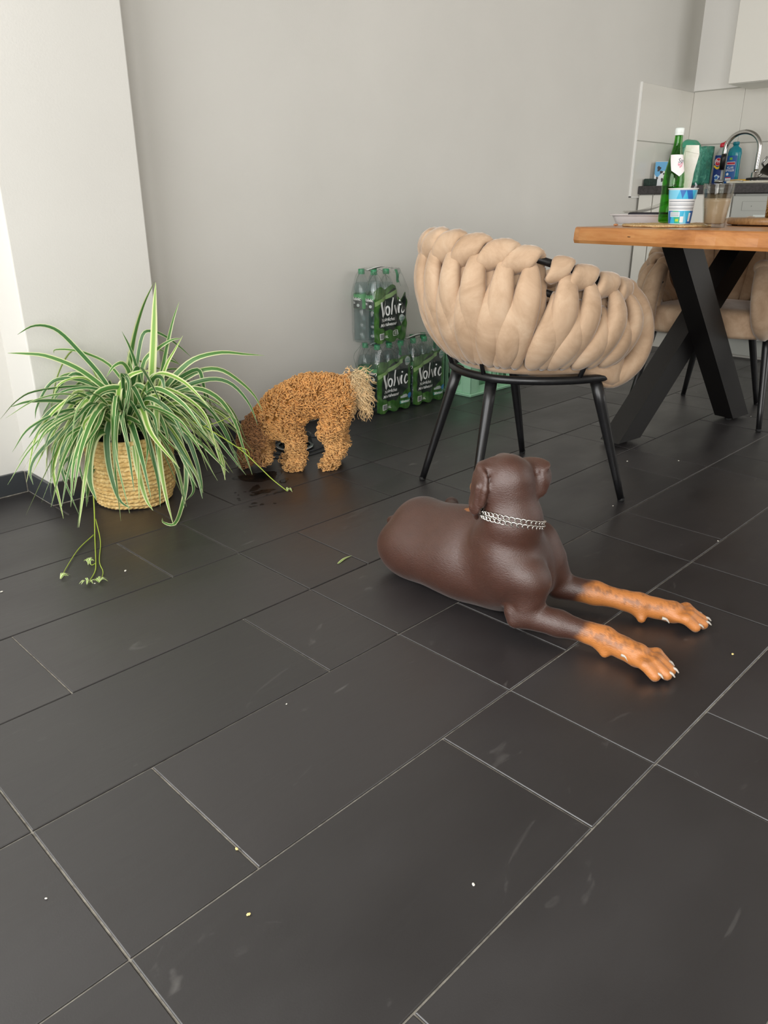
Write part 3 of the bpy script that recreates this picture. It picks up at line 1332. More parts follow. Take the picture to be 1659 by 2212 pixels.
# ---- wooden serving board with a gold tealight holder
bd = thing('serving_board', 'round wooden serving board under the gold candle holder', 'board', (2.02, -0.83, TT))
M_board = wood('oak_board', '#8a6540', '#a67e52', '#bd9668', 12, 0.4, (2, 8, 2))
obj('disc', lathe([(0, .004), (.150, .004), (.155, .007), (.155, .022), (.151, .026), (0, .026)], 64, (False, False)), M_board, bd, True)
for k in range(4):
    a = k * PI / 2 + .55
    obj('foot_pad', xf(lathe([(0, 0), (.010, 0), (.010, .0042), (0, .0042)], 12, (False, False)), loc=(.13 * math.cos(a), .13 * math.sin(a), 0)), M_foot, bd)
cd = thing('candle_holder', 'gold hammered glass tealight holder on the wooden board', 'candle holder', (2.005, -0.845, TT + .026))
Ng = N('gold_mercury_glass').set(color='#b98b3c', rough=0.18, metal=1.0)
vo = Ng.n('ShaderNodeTexVoronoi')
vo.inputs['Scale'].default_value = 130
Ng.l(Ng.n('ShaderNodeTexCoord').outputs['Object'], vo.inputs['Vector'])
Ng.bump(vo.outputs[0], 0.9, 0.004)
obj('cup', lathe([(0, .001), (.038, .0), (.041, .003), (.0425, .055), (.0420, .060), (.0425, .066), (.0420, .078), (.0395, .078), (.0395, .006), (0, .005)], 48, (False, False)), Ng.m, cd, True)
M_wax = N('tealight_wax').set(color='#f3ead6', rough=.5).m
tl = obj('tealight', lathe([(0, .0055), (.019, .0055), (.019, .020), (.0, .019)], 24, (False, False)), M_wax, cd, True)
obj('wick', tube([(0, 0, .019), (.001, 0, .026)], .0009, 6), flat('wick', '#2a2622', .8), tl)

# ---- a stray crumb of food near the table's end
ob = obj('food_crumb', ico(1, 2, (0, 0, .004), (.011, .008, .004)), mottled('crumb', '#a9683f', '#d9a070', 200, .8, .3), None, True)
ob.location = (1.655, -0.409, TT)
tag(ob, 'small reddish crumb of food lying beside the white tray', 'crumb')
# ================================================================== kitchen corner
M_tile = N('glazed_wall_tile').set(color='#e0ddd5', rough=0.18, spec=0.5)
M_tile.bump(M_tile.noise(18, 2), 0.03, 0.001)
M_tile = M_tile.m
M_tgrout = flat('light_grout', '#b3b1a9', 0.9)
M_trimw = flat('white_edge_trim', '#f1f0ec', 0.4)

KZ = 0.965                      # top of the worktop
# splash tiles on the back wall: children of the wall
bed = obj('tile_bed', box(3.60, XR, YB - .006, YB + .001, .905, 1.522), M_tgrout, wall_back)
for z0, z1, xs in ((1.216, 1.522, (3.608, 4.112, XR - .001)), (.906, 1.213, (3.608, 3.842, XR - .001))):
    for a, b in zip(xs[:-1], xs[1:]):
        obj('tile', box(a + .0012, b - .0012, YB - .0095, YB - .004, z0 + .0012, z1 - .0012, .0008), M_tile, wall_back)
obj('edge_trim', merge(box(3.598, 3.608, YB - .0115, YB, .900, 1.524), box(3.598, 3.72, YB - .0115, YB, .899, .906)), M_trimw, wall_back)
# and on the right-hand wall
obj('tile_bed', box(XR - .006, XR + .001, -1.7, YB - .006, .93, 1.53), M_tgrout, wall_right)
for z0, z1, ys in ((1.216, 1.524, (.590, .268, -.332, -.932, -1.532)), (.935, 1.213, (.590, .0, -.6, -1.2))):
    for a, b in zip(ys[:-1], ys[1:]):
        obj('tile', box(XR - .0095, XR - .004, b + .0012, a - .0012, z0 + .0012, z1 - .0012, .0008), M_tile, wall_right)

# worktop
wt = thing('worktop', 'dark grey stone-look kitchen worktop under the tiled corner', 'worktop', (3.98, -.50, 0))
M_work = mottled('dark_worktop', '#2f2c2d', '#454143', 90, .4, .1, .0005)
obj('slab', xf(box(3.685, XR - .0105, -1.6, YB - .0125, KZ - .046, KZ, .003, 2), loc=(-3.98, .50, 0)), M_work, wt)

# base cabinets: each unit with its door
M_plinth = flat('white_plinth', '#dedbd2', .5)
M_steel = N('brushed_steel').set(color='#b9bab8', rough=.28, metal=1.0).m


def base_unit(y0, y1, label, door=True, handle=True):
    c = thing('base_cabinet', label, 'cabinet', (3.98, (y0 + y1) / 2, 0), 0, 'white kitchen base cabinets')
    h = (y1 - y0) / 2
    obj('body', merge(box(-.255, .305, -h, h, .10, KZ - .0475, .001)), M_white_cab, c)
    if door:
        d = obj('door', box(-.276, -.2565, -h + .0015, h - .0015, .105, KZ - .052, .0015), M_white_cab, c)
        if handle:
            obj('handle', tube([(-.276, h - .06, .80), (-.300, h - .06, .80), (-.300, h - .06, .68), (-.276, h - .06, .68)], .005, 8), M_steel, d)
    obj('plinth', box(-.215, -.20, -h, h, .0, .0995), M_plinth, c)
    return c


base_unit(.497 + .001, .588, 'narrow white filler cabinet against the back wall', True, False)
base_unit(.012, .495, 'white base cabinet under the sink, beside the dishwasher')
# dishwasher
dw = thing('dishwasher', 'silver-grey dishwasher front under the worktop', 'dishwasher', (3.98, -.292, 0))
M_dw = N('silver_enamel').set(color='#b9bbb6', rough=.35, metal=.25).m
obj('body', box(-.25, .305, -.298, .298, .02, KZ - .049), M_dw, dw)
dd = obj('door', box(-.272, -.2505, -.296, .296, .115, KZ - .205, .002), M_dw, dw)
pn = obj('control_panel', box(-.278, -.2505, -.296, .296, KZ - .20, KZ - .060, .002), M_dw, dw)
M_line = flat('panel_line', '#83857f', .5)
fx = -.2785
for (a, b, c, d) in ((-.26, .24, KZ - .0905, KZ - .0895), (-.26, .24, KZ - .1385, KZ - .1375), (.239, .241, KZ - .138, KZ - .090)):
    obj('print', box(fx - .0004, fx + .002, a, b, c, d), M_line, pn)
obj('print', box(fx - .0004, fx + .002, .185, .190, KZ - .117, KZ - .112), M_line, pn)
obj('grip', box(fx - .003, fx + .002, -.17, .17, KZ - .180, KZ - .160, .002), M_capwhite, pn)
obj('plinth', box(-.215, -.20, -.298, .298, .0, .10), M_plinth, dw)

# wall cabinet
uc = thing('wall_cabinet', 'white wall cabinet hanging over the tiled splashback', 'cabinet', (4.135, -.18, 1.51))
obj('body', box(-.145, .163, -.42, .425, 0, .72, .001), M_white_cab, uc)
obj('door', box(-.166, -.1465, -.003, .423, .002, .718, .0015), M_white_cab, uc)
obj('door', box(-.166, -.1465, -.418, -.006, .002, .718, .0015), M_white_cab, uc)

# sink and tap
M_chrome = N('chrome').set(color='#c8c6c2', rough=.12, metal=1.0).m
sk = thing('sink', 'stainless steel inset sink behind the tap', 'sink', (3.99, -.20, KZ))
obj('rim', merge(box(-.235, .235, -.02, .335, 0.0002, .006, .002), box(-.235, -.19, -.30, -.02, 0.0002, .006, .002), box(.19, .235, -.30, -.02, 0.0002, .006, .002), box(-.19, .19, -.30, -.27, .0002, .006, .002)), M_steel, sk)
tp_ = thing('kitchen_tap', 'chrome gooseneck kitchen tap standing on the sink rim', 'tap', (4.08, .045, KZ + .0062))
obj('base', lathe([(0, 0), (.030, 0), (.030, .006), (.026, .012), (.024, .062), (.020, .068), (0, .068)], 24, (False, False)), M_chrome, tp_, True)
arc = [(0, 0, .06), (0, 0, .14), (0, 0, .195)] + [(0, .102 - .102 * math.cos(a), .195 + .094 * math.sin(a)) for a in np.linspace(.3, PI - .1, 12)] + [(0, .206, .165)]
obj('spout', tube(spline(arc, 48), .0135, 16), M_chrome, tp_, True)
obj('spray_head', tube([(0, .206, .172), (0, .208, .150), (0, .209, .085)], [.0145, .0155, .0150], 16), M_black, tp_, True)
lv = obj('lever', tube([(0, -.02, .045), (-.02, -.06, .065), (-.03, -.09, .10)], [.008, .006, .004], 10), M_chrome, tp_, True)

# milk carton with blue sky print
mc = thing('milk_carton', 'small carton with sky and cow print in the corner of the worktop', 'carton', (3.86, .535, KZ), R(18))
obj('carton', box(-.036, .036, -.036, .036, 0, .140, .002), flat('carton_white', '#e8ecee', .45), mc)
M_sky = flat('carton_sky_blue', '#5aa9d8', .45)
M_cow = flat('cow_black', '#22201f', .5)
for s, (ax) in ((-1, 'x'), (-1, 'y')):
    def art(vf, ax=ax):
        return ([(-.0365, -x, y) if ax == 'x' else (x, -.0365, y) for x, y, z in vf[0]], vf[1])
    obj('sky_print', art(([(x, y + .070, 0) for x, y, z in patch(.071, .068, 10, 4, lambda x, y: (x, y * (1 + .0) + .018 * math.sin(x * 90) * (1 - y / .068)))[0]], patch(.071, .068, 10, 4)[1])), M_sky, mc)
    for cx_, cy_, r_, ry_ in ((-.012, .100, .011, .015), (.004, .080, .010, .008), (-.018, .045, .006, .010), (.014, .036, .008, .011), (.02, .07, .006, .005)):
        d_ = disc(r_, 14, cx_, cy_, ry_, .2)
        obj('cow_print', ([(p[0] - (.0004 if ax == 'x' else 0), p[1] - (.0004 if ax == 'y' else 0), p[2]) for p in art(d_)[0]], d_[1]), M_cow, mc)

# dark green pack lying flat behind the carton
gp = obj('sponge_cloth', box(-.07, .07, -.022, .022, 0, .042, .006, 2), mottled('dark_green_cloth', '#25332e', '#34463f', 90, .9, .3), None)
gp.location = (3.80, .560, KZ)
gp.data.transform(Matrix.Identity(4))
tag(gp, 'dark green folded cloth lying behind the small carton', 'cloth')


# mint green bag with a box inside
def crumple(vf, amp, f, seed):
    X = np.array(vf[0])
    n = [smooth_noise(X, f, seed + k) for k in range(3)]
    Y = X + amp * np.stack(n, 1)
    return [tuple(p) for p in Y], vf[1]


def subdiv_box(x0, x1, y0, y1, z0, z1, cuts_=8):
    bm = bmesh.new()
    bmesh.ops.create_cube(bm, size=1)
    bmesh.ops.subdivide_edges(bm, edges=bm.edges[:], cuts=cuts_, use_grid_fill=True)
    for v in bm.verts:
        v.co = Vector(((x0 + x1) / 2 + v.co.x * (x1 - x0), (y0 + y1) / 2 + v.co.y * (y1 - y0), (z0 + z1) / 2 + v.co.z * (z1 - z0)))
    bm.verts.index_update()
    r_ = ([tuple(v.co) for v in bm.verts], [tuple(q.index for q in f.verts) for f in bm.faces])
    bm.free()
    return r_


bag = thing('shopping_bag', 'mint green translucent plastic bag wrapped round a box on the worktop', 'bag', (4.06, .420, KZ), R(-12))
n = N('mint_plastic').set(color='#5fb694', rough=.3, spec=.5)
f = n.noise(26, 4, .6, dist=1.0)
n.l(n.ramp(f, [(.3, '#2f7a68'), (.55, '#4c9a83'), (.8, '#86d0b0')]), n.b.inputs['Base Color'])
n.bump(f, .7, .012)
M_mint = n.m
obj('wrapped_box', crumple(subdiv_box(-.06, .07, -.075, .075, .004, .225), .006, 9, 3), M_mint, bag, True)
M_mint2 = flat('mint_plastic_pale', '#8fd2b1', .35)
obj('folded_top', crumple(subdiv_box(-.067, -.055, -.055, .045, .165, .222, 6), .003, 14, 9), M_mint2, bag, True)
n = N('mint_film').set(color='#4fae8c', rough=.35, alpha=.85)
obj('bag_neck', crumple(xf(ico(1, 4), loc=(.045, .085, .225), scale=(.075, .055, .050)), .010, 12, 21), n.m, bag, True)


# dish soap bottle
def flat_bottle(prof, squash, n=28):
    return xf(lathe(prof, n, (True, True)), scale=(squash, 1, 1))


ds = thing('dish_soap_bottle', 'blue dish soap bottle with a red cap, left of the blue rinse bottle', 'bottle', (4.13, .291, KZ), R(-8))
obj('body', flat_bottle([(.030, .0), (.034, .004), (.034, .05), (.030, .10), (.033, .15), (.030, .185), (.014, .212), (.012, .222)], .62), N('clear_blue_soap').set(color='#d2d7d3', rough=.12, trans=.35, ior=1.4).m, ds, True)
M_navy = flat('navy_label', '#22387c', .35)
M_red = flat('red_plastic', '#cf2439', .4)
M_yel = flat('yellow_print', '#f2c732', .4)
lb = obj('label', ([(-.0222 + .004 * (abs(x) / .03) ** 2 * 1.0, -x, y) for x, y, z in patch(.054, .175, 10, 6)[0]], patch(.054, .175, 10, 6)[1]), M_navy, ds, True)


def on_front(vf, dx, x0, y0):
    return ([(dx, -(x + x0), y + y0) for x, y, z in vf[0]], vf[1])


obj('print', on_front(disc(.023, 24), -.0228, 0, .138), M_cupw, lb)
obj('print', on_front(disc(.021, 24), -.0231, 0, .138), M_red, lb)
tv = text_mesh('Pril', .030, bold=.0006)
tw = max(p[0] for p in tv[0])
obj('lettering', on_front(tv, -.0234, -tw / 2, .130), M_cupw, lb)
obj('print', on_front(ribbon([(-.024, .008), (0, -.006), (.024, .008)], [.010, .012, .010], 12), -.0232, 0, .108), M_yel, lb)
obj('print', on_front(disc(.016, 20, wob=.2), -.0230, .004, .050), flat('pale_print', '#cfe0ee', .4), lb)
obj('print', on_front(disc(.010, 16), -.0233, .002, .048), flat('mid_blue_print', '#3f79c4', .4), lb)
cp = obj('cap', merge(lathe([(.0125, .221), (.0145, .224), (.0145, .238), (.011, .243), (.006, .246), (0, .2465)], 18, (False, False)),
                      tube([(0, -.003, .244), (0, -.016, .250), (0, -.030, .258)], [.005, .005, .004], 8, flatten=.5)), M_red, ds, True)

# rinse aid bottle
rb = thing('rinse_bottle', 'turquoise rinse aid bottle with a blue label standing behind the tap', 'bottle', (4.14, .212, KZ), R(-6))
obj('body', flat_bottle([(.038, .0), (.043, .004), (.043, .06), (.041, .15), (.043, .185), (.038, .208), (.018, .222), (.016, .232)], .62), N('turquoise_plastic').set(color='#2fa3b4', rough=.15, trans=.3, ior=1.4).m, rb, True)
obj('cap', xf(lathe([(.0165, .231), (.020, .232), (.020, .246), (.018, .248), (0, .248)], 20, (False, False)), scale=(.75, 1, 1)), flat('teal_cap', '#23808e', .4), rb, True)
lb = obj('label', ([(-.0276 + .005 * (abs(x) / .036) ** 2, -x, y) for x, y, z in patch(.064, .170, 10, 6)[0]], patch(.064, .170, 10, 6)[1]), flat('blue_label', '#2a62a8', .35), rb, True)
obj('print', on_front(([(x, y, 0) for x, y, z in patch(.054, .018, 4, 1)[0]], patch(.054, .018, 4, 1)[1]), -.0280, .0, .118), M_cupw, lb)
obj('print', on_front(patch(.050, .012, 4, 1), -.0283, 0, .121), flat('denk_red', '#c5384a', .4), lb)
for w_, y_, s_ in (('KLAR', .098, .017), ('SPÜLER', .082, .017)):
    tv = text_mesh(w_, s_, bold=.0003)
    tw = max(p[0] for p in tv[0])
    obj('lettering', on_front(tv, -.0283, -tw / 2, y_), M_cupw, lb)
obj('print', on_front(patch(.018, .014, 3, 1), -.0283, -.004, .146), flat('green_print', '#7fb84a', .4), lb)
obj('print', on_front(disc(.008, 14), -.0283, -.014, .066), M_cupw, lb)
obj('print', on_front(patch(.036, .018, 4, 1), -.0283, -.006, .026), M_cupw, lb)
obj('print', on_front(patch(.036, .005, 4, 1), -.0285, -.006, .044), M_red, lb)

# things piled at the right end of the sink
pl = obj('chopping_board', box(-.115, .115, -.16, .16, 0, .012, .004, 2), mottled('pale_plastic_board', '#c9c4b2', '#d6d2c2', 30, .5), None)
pl.location = (3.86, -.075, KZ + .0065)
pl.rotation_euler = (0, 0, R(8))
tag(pl, 'pale chopping board lying across the sink by the tap', 'chopping board')
sp = thing('spoon', 'steel spoon lying on the front edge of the sink', 'spoon', (3.735, .115, KZ + .0065), R(80))
obj('bowl', xf(ico(1, 3), loc=(0, 0, .011), scale=(.028, .020, .010)), M_steel, sp, True)
obj('handle', tube([(-.026, 0, .012), (-.06, 0, .018), (-.15, 0, .011)], [.004, .003, .005], 8, flatten=.5), M_steel, sp, True)
kn = thing('knife', 'knife with a black handle lying on the pale chopping board', 'knife', (3.765, -.10, KZ + .019), R(-86))
obj('handle', tube([(-.07, 0, .009), (-.02, 0, .011), (.05, 0, .009)], [.009, .011, .008], 10, flatten=.7), M_black, kn, True)
obj('blade', box(.05, .20, -.0008, .0008, .0, .018), M_steel, kn)
sg = obj('sponge', box(-.035, .035, -.045, .045, 0, .026, .004, 2), merge and mottled('yellow_sponge', '#d9a63c', '#e6bd58', 300, .95, .5), None)
sg.location = (3.985, .095, KZ + .0065)
tag(sg, 'yellow sponge between tap and chopping board', 'sponge')
dc = thing('dark_dish_cloth', 'grey pan leaning at the right edge behind the chopping board', 'pan', (3.90, -.150, KZ + .060), 0)
dc.name = 'frying_pan'
obj('pan_body', xf(lathe([(0, 0), (.085, 0), (.110, .040), (.112, .041), (.108, .041), (.084, .004), (0, .004)], 32, (False, False)), rot=(R(-38), 0, 0), loc=(0, -.02, .035)), M_black, dc, True)
obj('handle', tube([(-.02, .06, .01), (-.04, .085, .05), (-.045, .060, .085)], .006, 8), M_steel, dc, True)

# twig decoration reaching into the frame from the worktop's right
tw = thing('twig_arrangement', 'dry brown twigs reaching in front of the tiles at right edge', 'twigs', (4.18, -.36, KZ + .0065))
M_twig = flat('twig', '#4a4238', .9)
M_vase = flat('grey_vase', '#8b877f', .4)
obj('vase', lathe([(0, 0), (.03, 0), (.045, .03), (.045, .09), (.022, .15), (.026, .17), (.022, .17), (.018, .15), (0, .14)], 24, (False, False)), M_vase, tw, True)
r2 = np.random.default_rng(4)
for k in range(7):
    a = -.2 + .24 * k
    e = (-.06 + .03 * math.sin(k * 3), .24 + .022 * k, .34 + .05 * math.sin(k * 2.1))
    P = spline([(0, 0, .15), (e[0] * .3, e[1] * .3, .25), (e[0], e[1], e[2])], 10)
    br = obj('twig', tube(P, np.linspace(.003, .0014, 10), 6), M_twig, tw)
    obj('twig', tube([P[6], P[6] + np.array([.0, .02, .02]), P[6] + np.array([0, .045, .028])], [.0016, .0013, .001], 5), M_twig, br)

# ================================================================== shrink-wrapped water bottles
M_pet = thin_glass('clear_bottle_plastic', '#f7fafa')
M_water = thin_glass('bottle_water', '#eef6f7')
M_film = thin_glass('shrink_film', '#fbfcfb', .06, .10)
M_gcap = flat('green_cap', '#2f8a5c', .4)
M_glabel = mottled('green_bottle_label', '#2f7d45', '#4b9a5a', 60, .4)
M_black_l = flat('black_label_print', '#26302b', .4)
M_white_p = flat('white_print', '#e9ece9', .45)
M_grey_p = flat('grey_print', '#aab4b1', .45)
M_bluep = flat('blue_print', '#3f86c4', .45)
M_tealp = flat('teal_print', '#2f8a70', .45)
M_panel_dark = flat('dark_panel_print', '#222c27', .38)
M_panel_light = flat('pale_green_band', '#86a86a', .4)
n = N('forest_green_print').set(rough=.32)
f = n.noise(26, 7, .65, stretch=(1.6, 1.6, .5))
n.l(n.ramp(f, [(.30, '#24491f'), (.52, '#3c682c'), (.74, '#648c44')]), n.b.inputs['Base Color'])
M_forest = n.m

BR, BHT = .0362, .306
bprof2 = [(0, .006), (.020, .002), (.030, .001), (.0345, .006), (BR, .014), (BR, .040), (.0340, .046), (BR, .052), (BR, .078), (.0340, .084), (BR, .090), (BR, .136), (.0342, .140), (.0350, .143), (.0350, .206), (BR, .210), (BR, .218),
          (.0340, .232), (.0270, .254), (.0180, .272), (.0125, .282), (.0120, .287)]
me_bottle = mesh('bottle', *lathe(bprof2, 28, (True, False), lambda a, z, i: 1 - (.05 * max(0, math.sin(5 * a)) if 4 < i < 12 else 0))[:2], smooth=True)
me_bottle.materials.append(M_pet)
me_cap = mesh('cap', *lathe([(0, .284), (.0132, .284), (.0138, .286), (.0138, .302), (.0125, .305), (0, .3055)], 24, (False, False), lambda a, z, i: 1 + (.02 * math.sin(24 * a) if 1 < i < 4 else 0))[:2], smooth=True)
me_cap.materials.append(M_gcap)
me_blabel = mesh('label', *lathe([(.0354, .144), (.0354, .205)], 32, (False, False))[:2], smooth=True)
me_blabel.materials.append(M_glabel)
me_water = mesh('water', *lathe([(0, .008), (.033, .010), (.0345, .02), (.0335, .13), (.0335, .205), (.033, .225), (.026, .25), (0, .25)], 24, (False, False))[:2], smooth=True)
me_water.materials.append(M_water)


def brush_word(sz):
    """brush lettering: V o l v i c"""
    s = [ribbon([(.00, .40), (.02, .25), (.075, .02), (.10, .0)], [.070, .085, .075, .05], 16), ribbon([(.085, .005), (.13, .10), (.17, .28), (.215, .42)], [.04, .05, .04, .022], 16),
         ribbon([(.285 + .060 * math.cos(a), .13 + .115 * math.sin(a)) for a in np.linspace(1.2, 1.2 + 2 * PI, 14)], [.045, .055, .045, .04, .05, .045], 34),
         ribbon([(.462, .48), (.437, .26), (.418, .01)], [.045, .055, .045], 12),
         ribbon([(.548, .26), (.575, .13), (.620, .005)], [.05, .058, .05], 12), ribbon([(.620, .005), (.660, .13), (.695, .25)], [.042, .04, .022], 12),
         ribbon([(.765, .27), (.75, .14), (.755, .01)], [.05, .055, .045], 10), xf(disc(.026, 12, .785, .36)),
         ribbon([(.985, .22), (.945, .265), (.885, .20), (.865, .10), (.905, .01), (.965, .02), (1.0, .07)], [.03, .05, .055, .055, .05, .04, .02], 24)]
    return [([(x * sz, y * sz, 0) for x, y, z in q[0]], q[1]) for q in s]


def subdivide(vf, cutlen):
    """split long edges so flat artwork can follow the bulging film"""
    bm = bmesh.new()
    vs = [bm.verts.new(v) for v in vf[0]]
    for f_ in vf[1]:
        try:
            bm.faces.new([vs[i] for i in f_])
        except ValueError:
            pass
    bmesh.ops.triangulate(bm, faces=bm.faces[:])
    for _ in range(4):
        long = [e for e in bm.edges if e.calc_length() > cutlen]
        if not long:
            break
        bmesh.ops.subdivide_edges(bm, edges=long, cuts=1)
        bmesh.ops.triangulate(bm, faces=bm.faces[:])
    bm.verts.index_update()
    r_ = ([tuple(v.co) for v in bm.verts], [tuple(q.index for q in f.verts) for f in bm.faces])
    bm.free()
    return r_


def poly(pts):
    return [(x, y, 0) for x, y in pts], [tuple(range(len(pts)))]


def grid_region(x0, x1, nx, top, bot, nz=24):
    """grid between two edge curves top(x), bot(x)"""
    V, F = [], []
    for j in range(nz + 1):
        for i in range(nx + 1):
            x = x0 + (x1 - x0) * i / nx
            b, t = bot(x), top(x)
            V.append((x, b + (t - b) * j / nz, 0))
    for j in range(nz):
        for i in range(nx):
            a = j * (nx + 1) + i
            F.append((a, a + 1, a + nx + 2, a + nx + 1))
    return V, F


def water_pack(name, label, loc, rz, missing=(), torn=False, win=True, seed=0, side_word='Volvic'):
    t = thing(name, label, 'water bottles', loc, rz, 'wrapped packs of water bottles')
    P = .0738                                    # pitch; local x 0..3P, y 0 (front) .. 2P
    W, Dp = 3 * P, 2 * P
    for i in range(3):
        for j in range(2):
            if (i, j) in missing:
                continue
            b = link(bpy.data.objects.new('bottle', me_bottle), t)
            b.location = (P * (i + .5), P * (j + .5), 0.001)
            b.rotation_euler = (0, 0, i * 1.3 + j * .7 + seed)
            for nm, me in (('cap', me_cap), ('label', me_blabel), ('water', me_water)):
                c = link(bpy.data.objects.new(nm, me), b)

    def sag(x, z):
        k = (x / P) % 1.0
        d = .0085 * (abs(k - .5) * 2) ** 2.2
        d += .0016 * math.sin(60 * x + 45 * z + seed) * math.sin(38 * z + 2.2 * seed) + .001 * math.sin(140 * z + 90 * x)
        if torn and x > 2 * P + .01:
            d += .010 * min(1, (x - 2 * P - .01) / .03) + .006 * math.sin(90 * x) * math.sin(70 * z)
        return d

    def on(vf, off):
        return [(x, -.0015 + sag(x, z) - off, z) for x, z, q in vf[0]], vf[1]
    fx0, fx1 = .004, W - .004

    def ptop(x):
        y = .222 + .020 * (x / W) + .010 * abs(math.sin(x / P * PI)) + .004 * math.sin(x * 90 + seed)
        if torn and x > 1.75 * P:
            y -= .055 * min(1, (x - 1.75 * P) / .02) + .016 * math.sin(x * 120)
        return y

    def pbot(x):
        return .004 + .010 * abs(math.cos(x / P * PI)) ** 3
    pf = obj('printed_film', on(grid_region(fx0, fx1, 60, ptop, pbot, 40), 0), M_forest, t, True)
    # the dark hill shape
    cx0, cx1 = .026, W - (.028 if not torn else .012)
    dk = on(grid_region(cx0, cx1, 50, lambda x: min(ptop(x) - .012, .150 + .085 * math.sin(min(1, (x - cx0) / (cx1 - cx0) * 1.25) * PI * .62) - .03 * max(0, (x - .17) / .05)),
                        lambda x: .066 - .012 * math.sin((x - cx0) / (cx1 - cx0) * PI) + .022 * abs((x - .085) / .085) ** 2 + .004 * math.sin(x * 150), 30), .0009)
    obj('print', dk, M_panel_dark, pf, True)
    # pale band slanting across the top
    bd_ = on(grid_region(.006, .150 if torn else W - .06, 40, lambda x: min(ptop(x) - .004, .176 + .36 * x), lambda x: min(ptop(x) - .02, .158 + .36 * x), 6), .0014)
    obj('print', bd_, M_panel_light, pf, True)
    rise = lambda x, y: y + .035 * x
    for q in brush_word(.150):
        q = subdivide(q, .005)
        obj('lettering', on(([(x + .040, rise(x, y) + .117, 0) for x, y, z in q[0]], q[1]), .0030), M_white_p, pf)
    for word, x0, y0 in (('Natürliches', .040, .094), ('Mineralwasser', .034, .073)):
        tv = text_mesh(word, .0205, shear=.25, spacing=.92, bold=.0002)
        tv = subdivide(tv, .012)
        obj('lettering', on(([(x * .92 + x0, rise(x, y) + y0, 0) for x, y, z in tv[0]], tv[1]), .0020), M_white_p, pf)
    # barcode and volume
    obj('print', on(subdivide(([(.030, .020, 0), (.058, .021, 0), (.058, .047, 0), (.030, .046, 0)], [(0, 1, 2, 3)]), .01), .0018), M_white_p, pf)
    bars = ([], [])
    r_ = random.Random(3 + seed)
    x = .0325
    while x < .0555:
        w_ = r_.choice((.0006, .001, .0014))
        b = len(bars[0])
        bars[0].extend([(x, .023, 0), (x + w_, .023, 0), (x + w_, .044, 0), (x, .044, 0)])
        bars[1].append((b, b + 1, b + 2, b + 3))
        x += w_ + r_.choice((.0007, .0011))
    obj('print', on(bars, .0024), M_black_l, pf)
    tv = subdivide(text_mesh('1.5L', .0145, bold=.0003), .01)
    obj('lettering', on(([(x + .061, y + .024, 0) for x, y, z in tv[0]], tv[1]), .0020), M_white_p, pf)
    # badges
    if win:
        d_ = subdivide(disc(.0135, 20, .207, .062), .01)
        obj('print', on(d_, .0022), M_bluep, pf)
        obj('print', on(subdivide(([(.145, .030, 0), (.208, .032, 0), (.208, .046, 0), (.145, .044, 0)], [(0, 1, 2, 3)]), .01), .0016), M_tealp, pf)
        tv = subdivide(text_mesh('GEWINNT', .0135, bold=.0005), .01)
        obj('lettering', on(([(x * .95 + .147, y + .0335, 0) for x, y, z in tv[0]], tv[1]), .0024), M_white_p, pf)
        car = subdivide(poly([(.150, .056), (.190, .058), (.192, .066), (.182, .072), (.165, .071), (.158, .066), (.150, .064)]), .01)
        obj('print', on(car, .0018), M_grey_p, pf)
        bx_, bz_ = .190, .222
    else:
        fr = ribbon([(.115, .030), (.112, .040), (.116, .050), (.145, .052), (.149, .042), (.146, .031), (.115, .030)], [.002] * 3, 40)
        obj('print', on(fr, .0020), M_white_p, pf)
        for k in range(3):
            obj('print', on(ribbon([(.120, .036 + .005 * k), (.142, .037 + .005 * k)], [.002, .002], 6), .0020), M_white_p, pf)
        bx_, bz_ = .176, .094
    bg = subdivide(disc(.018, 18, bx_, bz_, .021, .07), .01)
    if win:
        bg = ([(x, min(z, ptop(x) - .003), q) for x, z, q in bg[0]], bg[1])
    obj('print', on(bg, .0020), M_grey_p, pf)
    for k, wd in enumerate(('JETZT', 'STÄRKER')):
        tv = subdivide(text_mesh(wd, .0085, bold=.0002), .01)
        tw_ = max(p[0] for p in tv[0])
        obj('lettering', on(([(x * .9 + bx_ - tw_ * .45, y + bz_ + .003 - .011 * k, 0) for x, y, z in tv[0]], tv[1]), .0026), M_tealp, pf)
    # side labels of the two bottles at the left end, seen through the clear film
    for j in range(2):
        cy = P * (j + .5)
        for wd, z0, s_ in ((side_word, .180, .019),):
            tv = text_mesh(wd, s_, shear=.15, bold=.0004)
            tw_ = max(p[0] for p in tv[0])
            tv = ([(x - tw_ / 2, y, .0012) for x, y, z in tv[0]], tv[1])
            g_ = on_cylinder(patch(.058, .046, 14, 4, lambda x, y: (x, y * (1 - .25 * (abs(x) / .03) ** 2))), .0356, .146, PI)
            mv = lambda vf: ([(x + P * .5, y + cy, z) for x, y, z in vf[0]], vf[1])
            obj('print', mv(g_), M_black_l, t)
            obj('lettering', mv(on_cylinder(tv, .0358, z0, PI)), M_white_p, t)
            obj('print', mv(on_cylinder(([(x + .012, y, .0012) for x, y, z in disc(.0065, 14)[0]], disc(.0065, 14)[1]), .0358, .160, PI)), M_grey_p, t)
            for k in range(2):
                obj('print', mv(on_cylinder(([(x - .012, y, .0012) for x, y, z in patch(.018, .002, 4, 1)[0]], patch(.018, .002, 4, 1)[1]), .0358, .166 + .005 * k, PI)), M_white_p, t)
    # clear film: hugging the sides, gathered over the tops
    n_ = 96
    V, F = [], []
    lv = [(.003, -.002), (.05, .0015), (.12, .001), (.19, .002), (.215, .0015), (.250, -.006), (.285, -.014), (.303, -.024), (.306, -.040)]
    hx, hy = W / 2, Dp / 2

